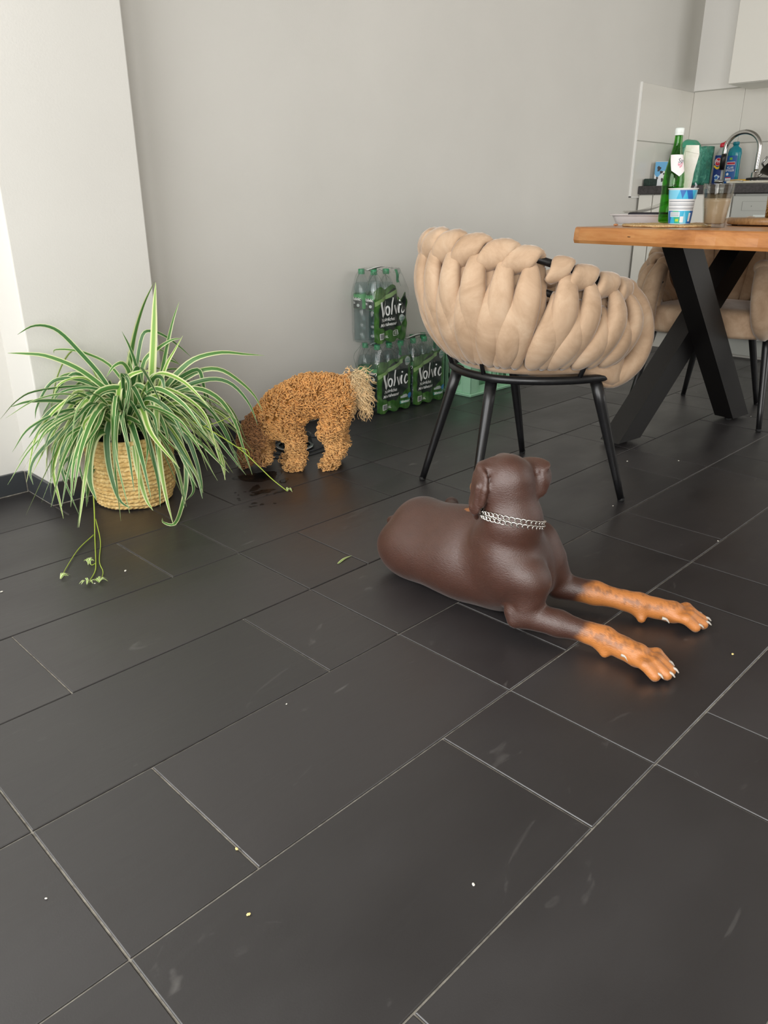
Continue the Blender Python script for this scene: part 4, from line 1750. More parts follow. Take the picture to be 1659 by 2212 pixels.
    def outline(k, grow, z):
        a = 2 * PI * k / n_
        c, s = math.cos(a), math.sin(a)
        q = (abs(c) ** 9 + abs(s) ** 9) ** (-1 / 9)
        x, y = (hx + grow) * q * c, (hy + grow) * q * s
        wob = .0035 * math.sin(7 * a + z * 40 + seed) + .002 * math.sin(17 * a - z * 90) if z > .21 else .0012 * math.sin(9 * a + z * 60 + seed)
        if z > .24 and (x > P * .5) and missing:
            z2 = z + .012 * math.sin(11 * a) - .01
            return (hx + x * (1 + wob * 6) + .006, hy + y * (1 + wob * 8), z2)
        # scallop on the sides where bottles meet
        if abs(s) * .9 > abs(c) and y < 0:
            y = -hy - .0018 + .0
        return (hx + x * (1 + wob * 2), hy + y * (1 + wob * 2) if y > -hy + .02 else hy + y - max(0, grow) - .0005, z + (.004 * math.sin(13 * a + seed) if z > .2 else 0))
    for z, g in lv:
        for k in range(n_):
            V.append(outline(k, g, z))
    for i in range(len(lv) - 1):
        for k in range(n_):
            a = 2 * PI * (k + .5) / n_
            # the front is covered by the printed film up to its top edge
            if i < 3 and math.sin(a) < -.45 and abs(math.cos(a)) < .88:
                continue
            F.append((i * n_ + k, i * n_ + (k + 1) % n_, (i + 1) * n_ + (k + 1) % n_, (i + 1) * n_ + k))
    obj('clear_film', (V, F), M_film, t, True)
    # creases in the film catch the light
    r_ = random.Random(11 + seed)
    cr = []
    for k in range(9):
        x = r_.uniform(.01, W - .01)
        cl = lambda v: min(max(v, .012), W - .012)
        cr.append(tube(spline([(x, -.003, .235), (cl(x + r_.uniform(-.02, .02)), .004, .268), (cl(x + r_.uniform(-.04, .04)), .022, .296), (cl(x + r_.uniform(-.04, .04)), .045, .305)], 8), .0011, 5))
    for k in range(4):
        y = r_.uniform(.02, Dp - .02)
        cr.append(tube(spline([(-.0035, y, .20), (-.001, y + r_.uniform(-.02, .02), .25), (.018, y, .288), (.05, y + r_.uniform(-.02, .02), .305)], 8), .0011, 5))
    obj('film_fold', merge(*cr), thin_glass('film_crease', '#e2e8e4') if seed == 0 else bpy.data.materials['film_crease'], t, True)
    # carrying handle tape over the top
    hd = spline([(.03, .075, .300), (.07, .072, .3075), (W / 2, .070, .311), (W - .07, .072, .3075), (W - .03, .075, .300)], 20)
    V, F = [], []
    for i, p in enumerate(hd):
        V += [(p[0], p[1] - .012, p[2]), (p[0], p[1] + .012, p[2] + .001)]
    F = [(2 * i, 2 * i + 1, 2 * i + 3, 2 * i + 2) for i in range(len(hd) - 1)]
    obj('carry_handle', (V, F), M_black_l, t)
    obj('carry_handle', ([(x, y * .5 + .036, z + .0022) for x, y, z in V], F), M_white_p, t)
    # green flag of film hanging by the third cap
    fl = grid_region(0, .016, 4, lambda x: .0, lambda x: -.055, 8)
    obj('film_tab', ([(W * .60 + x - y * .35, .010 + .004 * math.sin(y * 90), .303 + y) for x, y, z in fl[0]], fl[1]), M_gcap, t)
    return t


water_pack('water_bottle_pack', 'wrapped water bottle pack on the floor nearest the poodle, under another pack', (1.266, .440, .0), 0, seed=0, side_word='Laktory')
water_pack('water_bottle_pack', 'wrapped water bottle pack on the floor behind the near chair, nothing on top', (1.4965, .440, .0), 0, seed=2, side_word='Laktory')
water_pack('water_bottle_pack', 'opened wrapped water bottle pack with torn film, stacked on top of another', (1.248, .437, .3125), R(1.0), missing=((2, 0), (2, 1)), torn=True, win=False, seed=5)

# ================================================================== mint green bottle crate
cr = thing('bottle_crate', 'mint green plastic bottle crate against the wall behind the near chair', 'crate', (1.826, .366, 0))
M_crate = N('mint_crate_plastic').set(color='#a9dcb9', rough=.38).m
LX, LY, HZ, TK = .375, .225, .27, .005


def wall_with_hole(L, z0, z1, hole=None, thick=TK):
    """upright wall along x (0..L) with a rounded opening; front face at y = 0"""
    if hole is None:
        return box(0, L, 0, thick, z0, z1)
    hx0, hx1, hz0, hz1, c = hole
    o = [(0, z0), (L, z0), (L, z1), (0, z1)]
    h = [(hx0 + c, hz0), (hx1 - c, hz0), (hx1, hz0 + c), (hx1, hz1), (hx0, hz1), (hx0, hz0 + c)]
    V, F = [], []
    for y in (0, thick):
        V += [(x, y, z) for x, z in o] + [(x, y, z) for x, z in h]
    n1 = 10
    quad = [(0, 1, 5, 4), (1, 2, 7, 6), (1, 6, 5), (2, 3, 8, 7), (3, 0, 9, 8), (0, 4, 9)]
    for q in quad:
        F.append(q)
        F.append(tuple(i + n1 for i in q[::-1]))
    for i in range(6):
        j = (i + 1) % 6
        F.append((4 + i, 4 + j, 14 + j, 14 + i))
    for i in range(4):
        j = (i + 1) % 4
        F.append((i, 10 + i, 10 + j, j))
    return V, F


body = []
cw = .052
body.append(box(0, LX, 0, LY, .0, .006, .002))
body.append(box(-.004, LX + .004, -.004, LY + .004, .006, .016, .004, 2))
for (sx, sy) in ((0, 0), (1, 0), (0, 1), (1, 1)):
    x0 = 0 if sx == 0 else LX - cw
    y0 = 0 if sy == 0 else LY - cw
    yy = y0 if sy == 0 else y0 + cw - TK
    xx = x0 if sx == 0 else x0 + cw - TK
    body.append(box(x0, x0 + cw, yy, yy + TK, .016, HZ, .002))
    body.append(box(xx, xx + TK, y0, y0 + cw, .016, HZ, .002))
for (y, fl_) in ((.012, 1), (LY - .017, -1)):
    for x0, x1 in ((cw, LX / 2 - .012), (LX / 2 + .012, LX - cw)):
        w_ = x1 - x0
        body.append(xf(wall_with_hole(w_, .016, HZ - .03, (.018, w_ - .018, .045, HZ - .10, .012)), loc=(x0, y, 0)))
    body.append(box(LX / 2 - .012, LX / 2 + .012, y - .010, y + .014, .016, HZ))
    for x in (cw, cw + .006, LX - cw - .004, LX / 2 - .03, LX / 2 + .028):
        body.append(box(x, x + .004, y - .011 if fl_ > 0 else y, y if fl_ > 0 else y + .016, .016, HZ - .01))
for x in (.010, LX - .015):
    w_ = LY - 2 * cw
    body.append(xf(wall_with_hole(w_, .016, HZ - .03, (.018, w_ - .018, .045, HZ - .10, .012)), M=Matrix.Translation((x + TK, cw, 0)) @ Matrix.Rotation(PI / 2, 4, 'Z')))
obj('body', merge(*body), M_crate, cr)
obj('rim', merge(box(-.004, LX + .004, -.004, .016, HZ - .03, HZ, .003), box(-.004, LX + .004, LY - .016, LY + .004, HZ - .03, HZ, .003),
                 box(-.004, .016, .0165, LY - .0165, HZ - .03, HZ, .003), box(LX - .016, LX + .004, .0165, LY - .0165, HZ - .03, HZ, .003)), M_crate, cr)
obj('divider', merge(*[box(LX * k / 4 - .001, LX * k / 4 + .001, .02, LY - .02, .016, .16) for k in (1, 2, 3)], *[box(.02, LX - .02, LY * k / 3 - .001, LY * k / 3 + .001, .016, .16) for k in (1, 2)]), M_crate, cr)
# ================================================================== spider plant in a plaited basket
PC = Vector((.012, .279, 0))
plant = thing('spider_plant', 'spider plant with striped arching leaves in a woven basket by the pillar', 'plant', PC)
n = N('plaited_seagrass').set(rough=.75)
f = n.noise(90, 5, .6)
n.l(n.ramp(f, [(.28, '#b08a50'), (.5, '#d8b674'), (.75, '#eed8a2')]), n.b.inputs['Base Color'])
n.bump(f, .35, .002)
M_basket = n.m
M_soil = mottled('potting_soil', '#241c15', '#3a2d22', 120, .95, .6, .004)
M_pot = flat('inner_plastic_pot', '#3a3a38', .5)


def basket():
    """coiled rows of plaited strands: every row bulges, every strand makes its own slanted bump"""
    rows, per, seg = 17, 6, 276
    Hb = .222
    V, F = [], []
    prof = lambda z: float(np.interp(z, [0, .012, .05, .10, .15, .20, .225], [.104, .113, .122, .126, .126, .122, .120]))
    m = rows * per + 1
    for i in range(m):
        z = Hb * i / (m - 1)
        ph = (i % per) / per
        row = i // per
        bul = .0022 * math.sin(PI * ph) ** .7
        for k in range(seg):
            a = 2 * PI * k / seg
            tw_ = (a * 23 / PI + ph * 1.0 * (1 if row % 2 else -1) + row * .37) % 1.0
            st = .0052 * (math.sin(PI * tw_) ** .7) * (.15 + .85 * math.sin(PI * ph))
            wob = .0016 * math.sin(a * 3 + row * .9) + .0012 * math.sin(a * 7 + row * 2.1)
            r = prof(z) + bul + st + wob
            V.append((r * math.cos(a), r * math.sin(a), z + .0012 * math.sin(a * 5 + row) + .0008))
    for i in range(m - 1):
        for k in range(seg):
            k2 = (k + 1) % seg
            F.append((i * seg + k, i * seg + k2, (i + 1) * seg + k2, (i + 1) * seg + k))
    b = len(V)
    for r, z in ((.116, .222), (.112, .214), (.108, .12), (.104, .010), (.0, .010)):
        for k in range(seg):
            V.append((r * math.cos(2 * PI * k / seg), r * math.sin(2 * PI * k / seg), z))
    prev = (m - 1) * seg
    for q in range(5):
        cur = b + q * seg
        for k in range(seg):
            k2 = (k + 1) % seg
            F.append((prev + k, prev + k2, cur + k2, cur + k))
        prev = cur
    F.append(tuple(range(seg))[::-1])
    return V, F


obj('basket', basket(), M_basket, plant, True)
obj('inner_pot', lathe([(.090, .011), (.104, .20), (.100, .20), (.087, .014)], 40, (True, True)), M_pot, plant, True)
obj('soil', lathe([(.0, .192), (.0985, .186)], 32, (False, False)), M_soil, plant)


def leaf_mat(name, stops, dark=1.0):
    n = N(name).set(rough=.38, spec=.45)
    uv = n.n('ShaderNodeUVMap')
    sp_ = n.n('ShaderNodeSeparateXYZ')
    n.l(uv.outputs[0], sp_.inputs[0])
    nz = n.noise(14, 3, .5)
    ad = n.n('ShaderNodeMath', operation='MULTIPLY_ADD')
    ad.inputs[1].default_value = .10
    n.l(nz, ad.inputs[0])
    n.l(sp_.outputs[0], ad.inputs[2])
    sb = n.n('ShaderNodeMath', operation='SUBTRACT')
    sb.inputs[1].default_value = .05
    n.l(ad.outputs[0], sb.inputs[0])
    col = n.ramp(sb.outputs[0], stops)
    n.l(col, n.b.inputs['Base Color'])
    tr = n.n('ShaderNodeBsdfTranslucent')
    n.l(col, tr.inputs[0])
    mx = n.n('ShaderNodeMixShader')
    mx.inputs[0].default_value = .28
    n.l(n.b.outputs[0], mx.inputs[1])
    n.l(tr.outputs[0], mx.inputs[2])
    n.l(mx.outputs[0], n.out.inputs[0])
    return n.m


LM = [leaf_mat('striped_leaf', [(0, '#d9dfa6'), (.15, '#dfe3b4'), (.20, '#5f8f48'), (.47, '#4b7f3e'), (.5, '#86a860'), (.53, '#4b7f3e'), (.80, '#5f8f48'), (.85, '#dfe3b4'), (1, '#d9dfa6')]),
      leaf_mat('striped_leaf_dark', [(0, '#cfd7a6'), (.12, '#d5dcb0'), (.17, '#4b7a42'), (.47, '#3d6a3a'), (.5, '#6d9459'), (.53, '#3d6a3a'), (.83, '#4b7a42'), (.88, '#d5dcb0'), (1, '#cfd7a6')]),
      leaf_mat('striped_leaf_light', [(0, '#e3e6b8'), (.22, '#dfe5a8'), (.28, '#8fb552'), (.5, '#79a648'), (.72, '#8fb552'), (.78, '#dfe5a8'), (1, '#e3e6b8')])]
M_runner = flat('runner_stem', '#9fb542', .45)


def leaf(points, wmax, twist, fold=.25, curl=0.0, face=None):
    """a tapering strap-shaped leaf with a folded midrib"""
    nseg = 26
    P = spline(points, nseg)
    T = np.gradient(P, axis=0)
    T /= np.linalg.norm(T, axis=1)[:, None] + 1e-9
    h = P[-1] - P[0]
    h[2] = 0
    if np.linalg.norm(h) < .02:
        h = np.array([-.43, -.9, 0])
    h /= np.linalg.norm(h)
    side0 = np.array([-h[1], h[0], 0])
    t = np.linspace(0, 1, nseg)
    W = wmax * .5 * np.where(t < .35, .62 + .38 * np.sin(t / .35 * PI / 2), np.cos((t - .35) / .65 * PI / 2) ** .75)
    W = np.maximum(W, .0004)
    V, F, U = [], [], []
    for i in range(nseg):
        s = side0 - T[i] * (side0 @ T[i])
        if face is not None:
            s = np.cross(T[i], face)
        s /= np.linalg.norm(s) + 1e-9
        nrm = np.cross(T[i], s)
        a = twist + curl * t[i]
        s, nrm = s * math.cos(a) + nrm * math.sin(a), nrm * math.cos(a) - s * math.sin(a)
        for q in (-1, -.5, 0, .5, 1):
            V.append(P[i] + s * W[i] * q + nrm * W[i] * fold * (abs(q) - .5))
            U.append((.5 + .5 * q, t[i]))
    for i in range(nseg - 1):
        for k in range(4):
            F.append((i * 5 + k, i * 5 + k + 1, (i + 1) * 5 + k + 1, (i + 1) * 5 + k))
    return V, F, U


LEAVES = [(24, [(0.018, 0.268, 0.302), (0.034, 0.261, 0.403), (0.060, 0.248, 0.511), (0.093, 0.232, 0.600), (0.128, 0.215, 0.667)]),
(23, [(0.064, 0.213, 0.304), (0.082, 0.207, 0.415), (0.099, 0.202, 0.523), (0.110, 0.199, 0.602), (0.121, 0.197, 0.666)]),
(17, [(0.102, 0.228, 0.306), (0.129, 0.223, 0.417), (0.166, 0.212, 0.536), (0.196, 0.205, 0.604)]),
(15, [(0.088, 0.201, 0.347), (0.115, 0.181, 0.425), (0.140, 0.162, 0.473), (0.161, 0.144, 0.514)]),
(14, [(-0.006, 0.280, 0.305), (-0.036, 0.290, 0.393), (-0.087, 0.310, 0.479), (-0.126, 0.325, 0.535), (-0.159, 0.338, 0.557), (-0.195, 0.351, 0.558), (-0.232, 0.365, 0.538)]),
(15, [(0.005, 0.274, 0.315), (-0.056, 0.297, 0.389), (-0.108, 0.315, 0.438), (-0.173, 0.339, 0.474), (-0.226, 0.358, 0.485), (-0.266, 0.370, 0.490)]),
(9, [(0.036, 0.281, 0.343), (-0.001, 0.302, 0.425), (-0.052, 0.328, 0.464), (-0.096, 0.351, 0.480), (-0.131, 0.370, 0.482), (-0.135, 0.374, 0.472)]),
(17, [(0.015, 0.225, 0.316), (0.012, 0.210, 0.403), (-0.008, 0.203, 0.447), (-0.039, 0.201, 0.444), (-0.068, 0.198, 0.417)]),
(12, [(0.053, 0.229, 0.314), (0.044, 0.226, 0.418), (0.030, 0.226, 0.485), (0.012, 0.227, 0.534)]),
(16, [(0.105, 0.204, 0.344), (0.147, 0.178, 0.398), (0.197, 0.147, 0.440), (0.265, 0.108, 0.455), (0.328, 0.072, 0.446), (0.378, 0.041, 0.439)]),
(15, [(0.124, 0.217, 0.333), (0.176, 0.187, 0.375), (0.226, 0.158, 0.400), (0.274, 0.129, 0.397), (0.320, 0.102, 0.359), (0.357, 0.079, 0.310), (0.375, 0.065, 0.258)]),
(14, [(0.093, 0.199, 0.324), (0.158, 0.161, 0.359), (0.232, 0.120, 0.376), (0.283, 0.089, 0.356), (0.322, 0.063, 0.295), (0.341, 0.048, 0.222)]),
(15, [(0.098, 0.174, 0.327), (0.172, 0.133, 0.355), (0.232, 0.098, 0.322), (0.269, 0.073, 0.249), (0.286, 0.059, 0.158), (0.303, 0.044, 0.065)]),
(15, [(0.086, 0.180, 0.305), (0.143, 0.142, 0.336), (0.195, 0.106, 0.304), (0.230, 0.079, 0.227), (0.245, 0.060, 0.161), (0.261, 0.041, 0.100)]),
(16, [(0.071, 0.176, 0.297), (0.124, 0.134, 0.318), (0.165, 0.096, 0.271), (0.186, 0.068, 0.202), (0.193, 0.048, 0.134), (0.192, 0.030, 0.078)]),
(14, [(0.065, 0.179, 0.292), (0.107, 0.129, 0.311), (0.132, 0.086, 0.256), (0.141, 0.052, 0.186), (0.141, 0.021, 0.123)]),
(17, [(0.055, 0.173, 0.284), (0.065, 0.132, 0.261), (0.085, 0.087, 0.180), (0.101, 0.043, 0.110), (0.093, 0.011, 0.048)]),
(14, [(0.064, 0.168, 0.283), (0.099, 0.127, 0.255), (0.147, 0.079, 0.197), (0.176, 0.041, 0.145), (0.193, 0.007, 0.107)]),
(18, [(0.052, 0.141, 0.352), (0.026, 0.115, 0.272), (0.007, 0.085, 0.169), (-0.005, 0.052, 0.076), (-0.023, -0.006, 0.004)]),
(13, [(0.086, 0.136, 0.256), (0.101, 0.105, 0.172), (0.088, 0.087, 0.090), (0.060, 0.076, 0.022), (-0.016, -0.004, 0.004), (-0.035, 0.026, 0.004), (-0.028, 0.046, 0.011)]),
(18, [(0.021, 0.200, 0.375), (0.036, 0.165, 0.362), (0.046, 0.133, 0.299), (0.048, 0.104, 0.253), (0.039, 0.081, 0.214)]),
(19, [(-0.065, 0.219, 0.281), (-0.088, 0.206, 0.244), (-0.103, 0.188, 0.183), (-0.109, 0.167, 0.121), (-0.107, 0.141, 0.063), (-0.089, 0.109, 0.040)]),
(27, [(-0.091, 0.220, 0.258), (-0.128, 0.207, 0.244), (-0.157, 0.191, 0.195), (-0.175, 0.169, 0.131), (-0.177, 0.139, 0.083)]),
(17, [(-0.018, 0.197, 0.277), (-0.024, 0.162, 0.239), (-0.038, 0.132, 0.169), (-0.063, 0.107, 0.060)]),
(17, [(-0.026, 0.189, 0.291), (-0.011, 0.145, 0.274), (-0.013, 0.109, 0.225), (-0.041, 0.086, 0.158)]),
(16, [(-0.022, 0.176, 0.242), (-0.037, 0.146, 0.165), (-0.040, 0.111, 0.064), (-0.040, 0.074, 0.030)]),
(18, [(0.008, 0.162, 0.250), (0.007, 0.125, 0.171), (-0.002, 0.093, 0.100), (-0.020, 0.065, 0.039)]),
(22, [(-0.047, 0.199, 0.310), (-0.079, 0.165, 0.256), (-0.102, 0.126, 0.191)]),
(18, [(-0.033, 0.226, 0.313), (-0.098, 0.232, 0.319), (-0.138, 0.226, 0.295), (-0.165, 0.214, 0.253), (-0.185, 0.198, 0.189)]),
(17, [(-0.037, 0.261, 0.325), (-0.097, 0.273, 0.345), (-0.157, 0.285, 0.287), (-0.200, 0.289, 0.217), (-0.229, 0.286, 0.151), (-0.232, 0.271, 0.068), (-0.235, 0.256, 0.009)]),
(16, [(-0.056, 0.248, 0.319), (-0.126, 0.259, 0.314), (-0.178, 0.262, 0.257), (-0.213, 0.256, 0.193), (-0.219, 0.237, 0.126), (-0.206, 0.208, 0.025)]),
(15, [(-0.029, 0.268, 0.356), (-0.088, 0.288, 0.357), (-0.177, 0.322, 0.328), (-0.233, 0.341, 0.275), (-0.260, 0.345, 0.246)]),
(14, [(-0.036, 0.260, 0.336), (-0.111, 0.288, 0.322), (-0.186, 0.316, 0.293), (-0.241, 0.333, 0.250), (-0.298, 0.352, 0.183)]),
(13, [(-0.063, 0.262, 0.301), (-0.133, 0.287, 0.288), (-0.208, 0.313, 0.236), (-0.259, 0.329, 0.188), (-0.279, 0.330, 0.147), (-0.280, 0.321, 0.112)]),
(14, [(-0.073, 0.256, 0.293), (-0.150, 0.279, 0.276), (-0.196, 0.287, 0.245), (-0.228, 0.288, 0.178), (-0.248, 0.284, 0.087)]),
(12, [(-0.012, 0.282, 0.340), (-0.087, 0.314, 0.392), (-0.143, 0.336, 0.403), (-0.179, 0.348, 0.385), (-0.215, 0.361, 0.329), (-0.226, 0.362, 0.294)]),
(11, [(-0.012, 0.282, 0.340), (-0.091, 0.312, 0.376), (-0.208, 0.359, 0.374), (-0.263, 0.377, 0.351), (-0.313, 0.392, 0.303)]),
(12, [(-0.022, 0.265, 0.333), (-0.076, 0.283, 0.373), (-0.153, 0.313, 0.370), (-0.193, 0.324, 0.331)]),
(22, [(0.058, 0.172, 0.312), (0.044, 0.159, 0.378), (0.050, 0.136, 0.410), (0.060, 0.112, 0.404), (0.054, 0.096, 0.355)]),
(20, [(-0.032, 0.225, 0.319), (-0.027, 0.206, 0.382), (-0.008, 0.180, 0.413), (0.015, 0.153, 0.427), (0.035, 0.127, 0.430)]),
(14, [(0.034, 0.227, 0.318), (0.025, 0.220, 0.410), (0.014, 0.214, 0.480)]),
(15, [(0.055, 0.250, 0.333), (0.073, 0.236, 0.434), (0.108, 0.214, 0.471), (0.147, 0.190, 0.497), (0.172, 0.173, 0.501)]),
(11, [(0.068, 0.278, 0.407), (0.095, 0.269, 0.505), (0.123, 0.260, 0.520), (0.162, 0.246, 0.500), (0.201, 0.232, 0.463), (0.228, 0.223, 0.432)]),
(13, [(0.131, 0.236, 0.403), (0.161, 0.238, 0.427), (0.195, 0.239, 0.411)]),
(16, [(-0.027, 0.223, 0.363), (-0.071, 0.225, 0.370), (-0.120, 0.228, 0.334), (-0.156, 0.226, 0.287), (-0.192, 0.224, 0.240)]),
(18, [(-0.021, 0.209, 0.375), (-0.086, 0.218, 0.374), (-0.133, 0.218, 0.322), (-0.172, 0.214, 0.260), (-0.210, 0.210, 0.203)]),
(14, [(0.116, 0.199, 0.354), (0.201, 0.159, 0.404), (0.218, 0.151, 0.368), (0.220, 0.150, 0.298), (0.215, 0.152, 0.275)]),
(15, [(0.097, 0.175, 0.310), (0.158, 0.126, 0.325), (0.200, 0.087, 0.283), (0.231, 0.053, 0.208), (0.237, 0.031, 0.109)]),
(15, [(0.068, 0.178, 0.269), (0.119, 0.123, 0.223), (0.128, 0.088, 0.152), (0.123, 0.060, 0.088), (0.110, 0.036, 0.055)]),
(13, [(0.073, 0.153, 0.226), (0.102, 0.106, 0.166), (0.100, 0.074, 0.102), (0.086, 0.047, 0.065), (0.049, 0.032, 0.049)]),
(16, [(-0.038, 0.262, 0.314), (-0.108, 0.278, 0.296), (-0.174, 0.293, 0.261), (-0.212, 0.295, 0.224), (-0.228, 0.286, 0.201)]),
(17, [(-0.066, 0.253, 0.275), (-0.137, 0.264, 0.265), (-0.175, 0.260, 0.212), (-0.200, 0.250, 0.152), (-0.202, 0.229, 0.095)]),
(13, [(-0.083, 0.261, 0.249), (-0.145, 0.264, 0.244), (-0.203, 0.266, 0.189), (-0.234, 0.255, 0.131)]),
(14, [(-0.125, 0.259, 0.131), (-0.164, 0.216, 0.094), (-0.196, 0.171, 0.059)]),
(12, [(-0.183, 0.308, 0.163), (-0.193, 0.274, 0.127), (-0.190, 0.234, 0.119)]),
(14, [(0.119, 0.176, 0.283), (0.178, 0.131, 0.239), (0.211, 0.099, 0.179), (0.221, 0.077, 0.114), (0.211, 0.065, 0.064)]),
(15, [(0.042, 0.168, 0.259), (0.057, 0.130, 0.205), (0.066, 0.096, 0.135), (0.061, 0.068, 0.072), (0.047, 0.044, 0.022)]),
(15, [(0.034, 0.183, 0.269), (0.076, 0.126, 0.225), (0.090, 0.082, 0.138), (0.097, 0.042, 0.075)]),
]
RUNNERS = [(3.2, [(0.075, 0.175, 0.286), (0.123, 0.122, 0.269), (0.162, 0.074, 0.247), (0.238, 0.008, 0.174), (0.270, -0.037, 0.123), (0.293, -0.077, 0.081), (0.317, -0.118, 0.046)]),
(2.2, [(0.159, 0.068, 0.252), (0.194, 0.051, 0.259), (0.230, 0.034, 0.273)]),
(2.2, [(0.227, 0.002, 0.184), (0.249, -0.014, 0.173), (0.253, -0.021, 0.156)]),
(3.0, [(-0.159, 0.186, 0.140), (-0.170, 0.180, 0.046), (-0.222, 0.082, 0.004), (-0.304, -0.092, 0.004), (-0.331, -0.141, 0.004), (-0.368, -0.184, 0.004)]),
(2.2, [(-0.221, 0.090, 0.004), (-0.293, 0.029, 0.004), (-0.360, -0.050, 0.004), (-0.408, -0.114, 0.004)]),
(2.2, [(-0.186, 0.144, 0.026), (-0.229, 0.034, 0.004), (-0.292, -0.088, 0.004), (-0.316, -0.157, 0.004), (-0.349, -0.203, 0.004)]),
(2.0, [(-0.304, -0.092, 0.004), (-0.316, -0.095, 0.004), (-0.316, -0.079, 0.004)]),
]

lr_ = random.Random(5)
OUT = np.array([-.40, -.85, .33])       # the open side of the corner, where the leaves turn their faces
pc = np.array(PC)


def keep_clear(P):
    """leaves bend away from the pillar, the floor and the basket instead of passing through"""
    P = np.array(P, float)
    for q in P:
        if -.20 < q[0] + pc[0] < .24:
            q[1] = min(q[1], .404 - pc[1])
        elif q[0] + pc[0] <= -.20:
            q[1] = min(q[1], .58 - pc[1])
        else:
            q[1] = min(q[1], .58 - pc[1])
        q[2] = max(q[2], .004)
        r = math.hypot(q[0], q[1])
        if q[2] < .225 and r < .136:
            if .19 <= q[2]:
                q[2] = .232
            else:
                q[0] *= .137 / max(r, .02)
                q[1] *= .137 / max(r, .02)
    return P


for k, (wd, pts) in enumerate(LEAVES):
    a = np.array(pts) - pc
    o = np.array([a[0][0] * .35, a[0][1] * .35, .19])
    m_ = np.array([a[0][0] * .8, a[0][1] * .8, max(.236, a[0][2] * .6 + .09)])
    P = [o] + ([m_] if a[0][2] > .26 else []) + list(a)
    obj('leaf', leaf(keep_clear(P), wd / 1000.0 * 1.15, lr_.uniform(.1, .8) * lr_.choice((-1, 1)), lr_.uniform(.1, .4), lr_.uniform(-.7, .7), OUT), LM[lr_.choice((0, 0, 1, 1, 2)) if k > 3 else (0, 2, 0, 2)[k]], plant, True)
# the dense inner leaves
for k in range(150):
    az = 2 * PI * k * .381966 + lr_.uniform(-.2, .2)
    tall = k % 7 == 0
    L = lr_.uniform(.24, .40)
    rise = lr_.uniform(.06, .16) * (1.7 if tall else 1.0)
    drop = lr_.uniform(-.06, .16) if not tall else lr_.uniform(-.16, .0)
    dx, dy = math.cos(az), math.sin(az)
    if dy > .25:
        L *= .62
    r0 = lr_.uniform(.01, .06)
    P = [(dx * r0, dy * r0, .19), (dx * (r0 + .12 * L), dy * (r0 + .12 * L), .21 + rise * .65), (dx * (r0 + .36 * L), dy * (r0 + .36 * L), .21 + rise * 1.05),
         (dx * (r0 + .68 * L) + lr_.uniform(-.02, .02), dy * (r0 + .68 * L), .21 + rise * .7 - drop * .45), (dx * (r0 + .92 * L) + lr_.uniform(-.03, .03), dy * (r0 + .92 * L), .21 + rise * .0 - drop)]
    obj('leaf', leaf(keep_clear(P), lr_.uniform(.012, .022), lr_.uniform(-.8, .8), lr_.uniform(.1, .4), lr_.uniform(-.5, .5)), LM[lr_.choice((0, 0, 1, 1, 2))], plant, True)
# flowering runners with plantlets
for k, (wd, pts) in enumerate(RUNNERS):
    P = spline(keep_clear(np.array(pts) - pc), 28)
    st = obj('runner', tube(P, np.linspace(wd / 2000.0 * 1.3, wd / 2000.0 * .8, 28), 7), M_runner, plant, True)
    if k in (0, 3, 4, 5, 6):
        e = P[-1]
        for q in range(6 if k != 0 else 3):
            az = lr_.uniform(0, 2 * PI)
            ll = lr_.uniform(.012, .026)
            V = leaf([e, e + np.array([math.cos(az) * ll * .5, math.sin(az) * ll * .5, .010]), e + np.array([math.cos(az) * ll, math.sin(az) * ll, .004])], .005, 0, .2)
            obj('plantlet_leaf', V, LM[2], st, True)
# ================================================================== large brown dog lying down
DOG = Vector((.27, -.95, 0))
dog = thing('dog', 'large brown and tan dog lying on the tiles, head turned away, chain collar', 'dog', DOG)


def ax(*v):
    """orthonormal axes (columns) from a main direction and a hint"""
    a = np.array(v[0], float)
    a /= np.linalg.norm(a)
    b = np.array(v[1], float)
    b -= a * (a @ b)
    b /= np.linalg.norm(b)
    return np.stack([a, b, np.cross(a, b)], 1)


B = Body(.035)
# trunk: rump, loin, ribs, chest
B.ell((.278, -.722, .086), (.086, .092, .086))
B.ell((.308, -.700, .088), (.074, .076, .078), k=.03)
B.cone((.278, -.730, .096), (.272, -.880, .104), .082, .098, k=.04)
B.ell((.238, -.810, .078), (.080, .125, .076), k=.05)
B.ell((.264, -.930, .100), (.107, .140, .103), k=.05)
B.ell((.260, -1.005, .112), (.085, .082, .098), k=.05)
B.cone((.276, -.72, .140), (.245, -.985, .186), .034, .038, k=.05)       # line of the back
B.ell((.288, -1.045, .098), (.048, .046, .070), k=.04)                  # breast
# haunches
B.ell((.215, -.715, .068), (.046, .085, .064), k=.03)
B.cone((.310, -.690, .110), (.470, -.735, .068), .056, .040, k=.03)     # far thigh, lying outwards
B.cone((.475, -.735, .060), (.520, -.600, .035), .038, .022, k=.015)
B.cone((.520, -.600, .032), (.600, -.545, .030), .020, .018, k=.012)
B.ell((.625, -.525, .026), (.034, .022, .022), M=ax((.8, .6, 0), (-.6, .8, 0)), k=.012)
B.cone((.285, -.630, .105), (.290, -.598, .095), .020, .013, k=.02)     # tail stump
# neck
B.cone((.228, -1.022, .165), (.210, -1.038, .250), .074, .060, k=.045)
B.cone((.210, -1.038, .245), (.213, -1.020, .320), .0595, .051, k=.02)
# shoulders
B.cone((.206, -1.000, .196), (.196, -1.085, .140), .040, .044, k=.03)
B.ell((.186, -1.035, .125), (.036, .050, .075), M=ax((1, -.25, .25), (.2, 1, .2)), k=.03)
B.cone((.215, -.985, .212), (.190, -1.050, .165), .016, .014, k=.02)    # edge of the shoulder blade
B.ell((.335, -1.030, .135), (.036, .055, .072), k=.03)
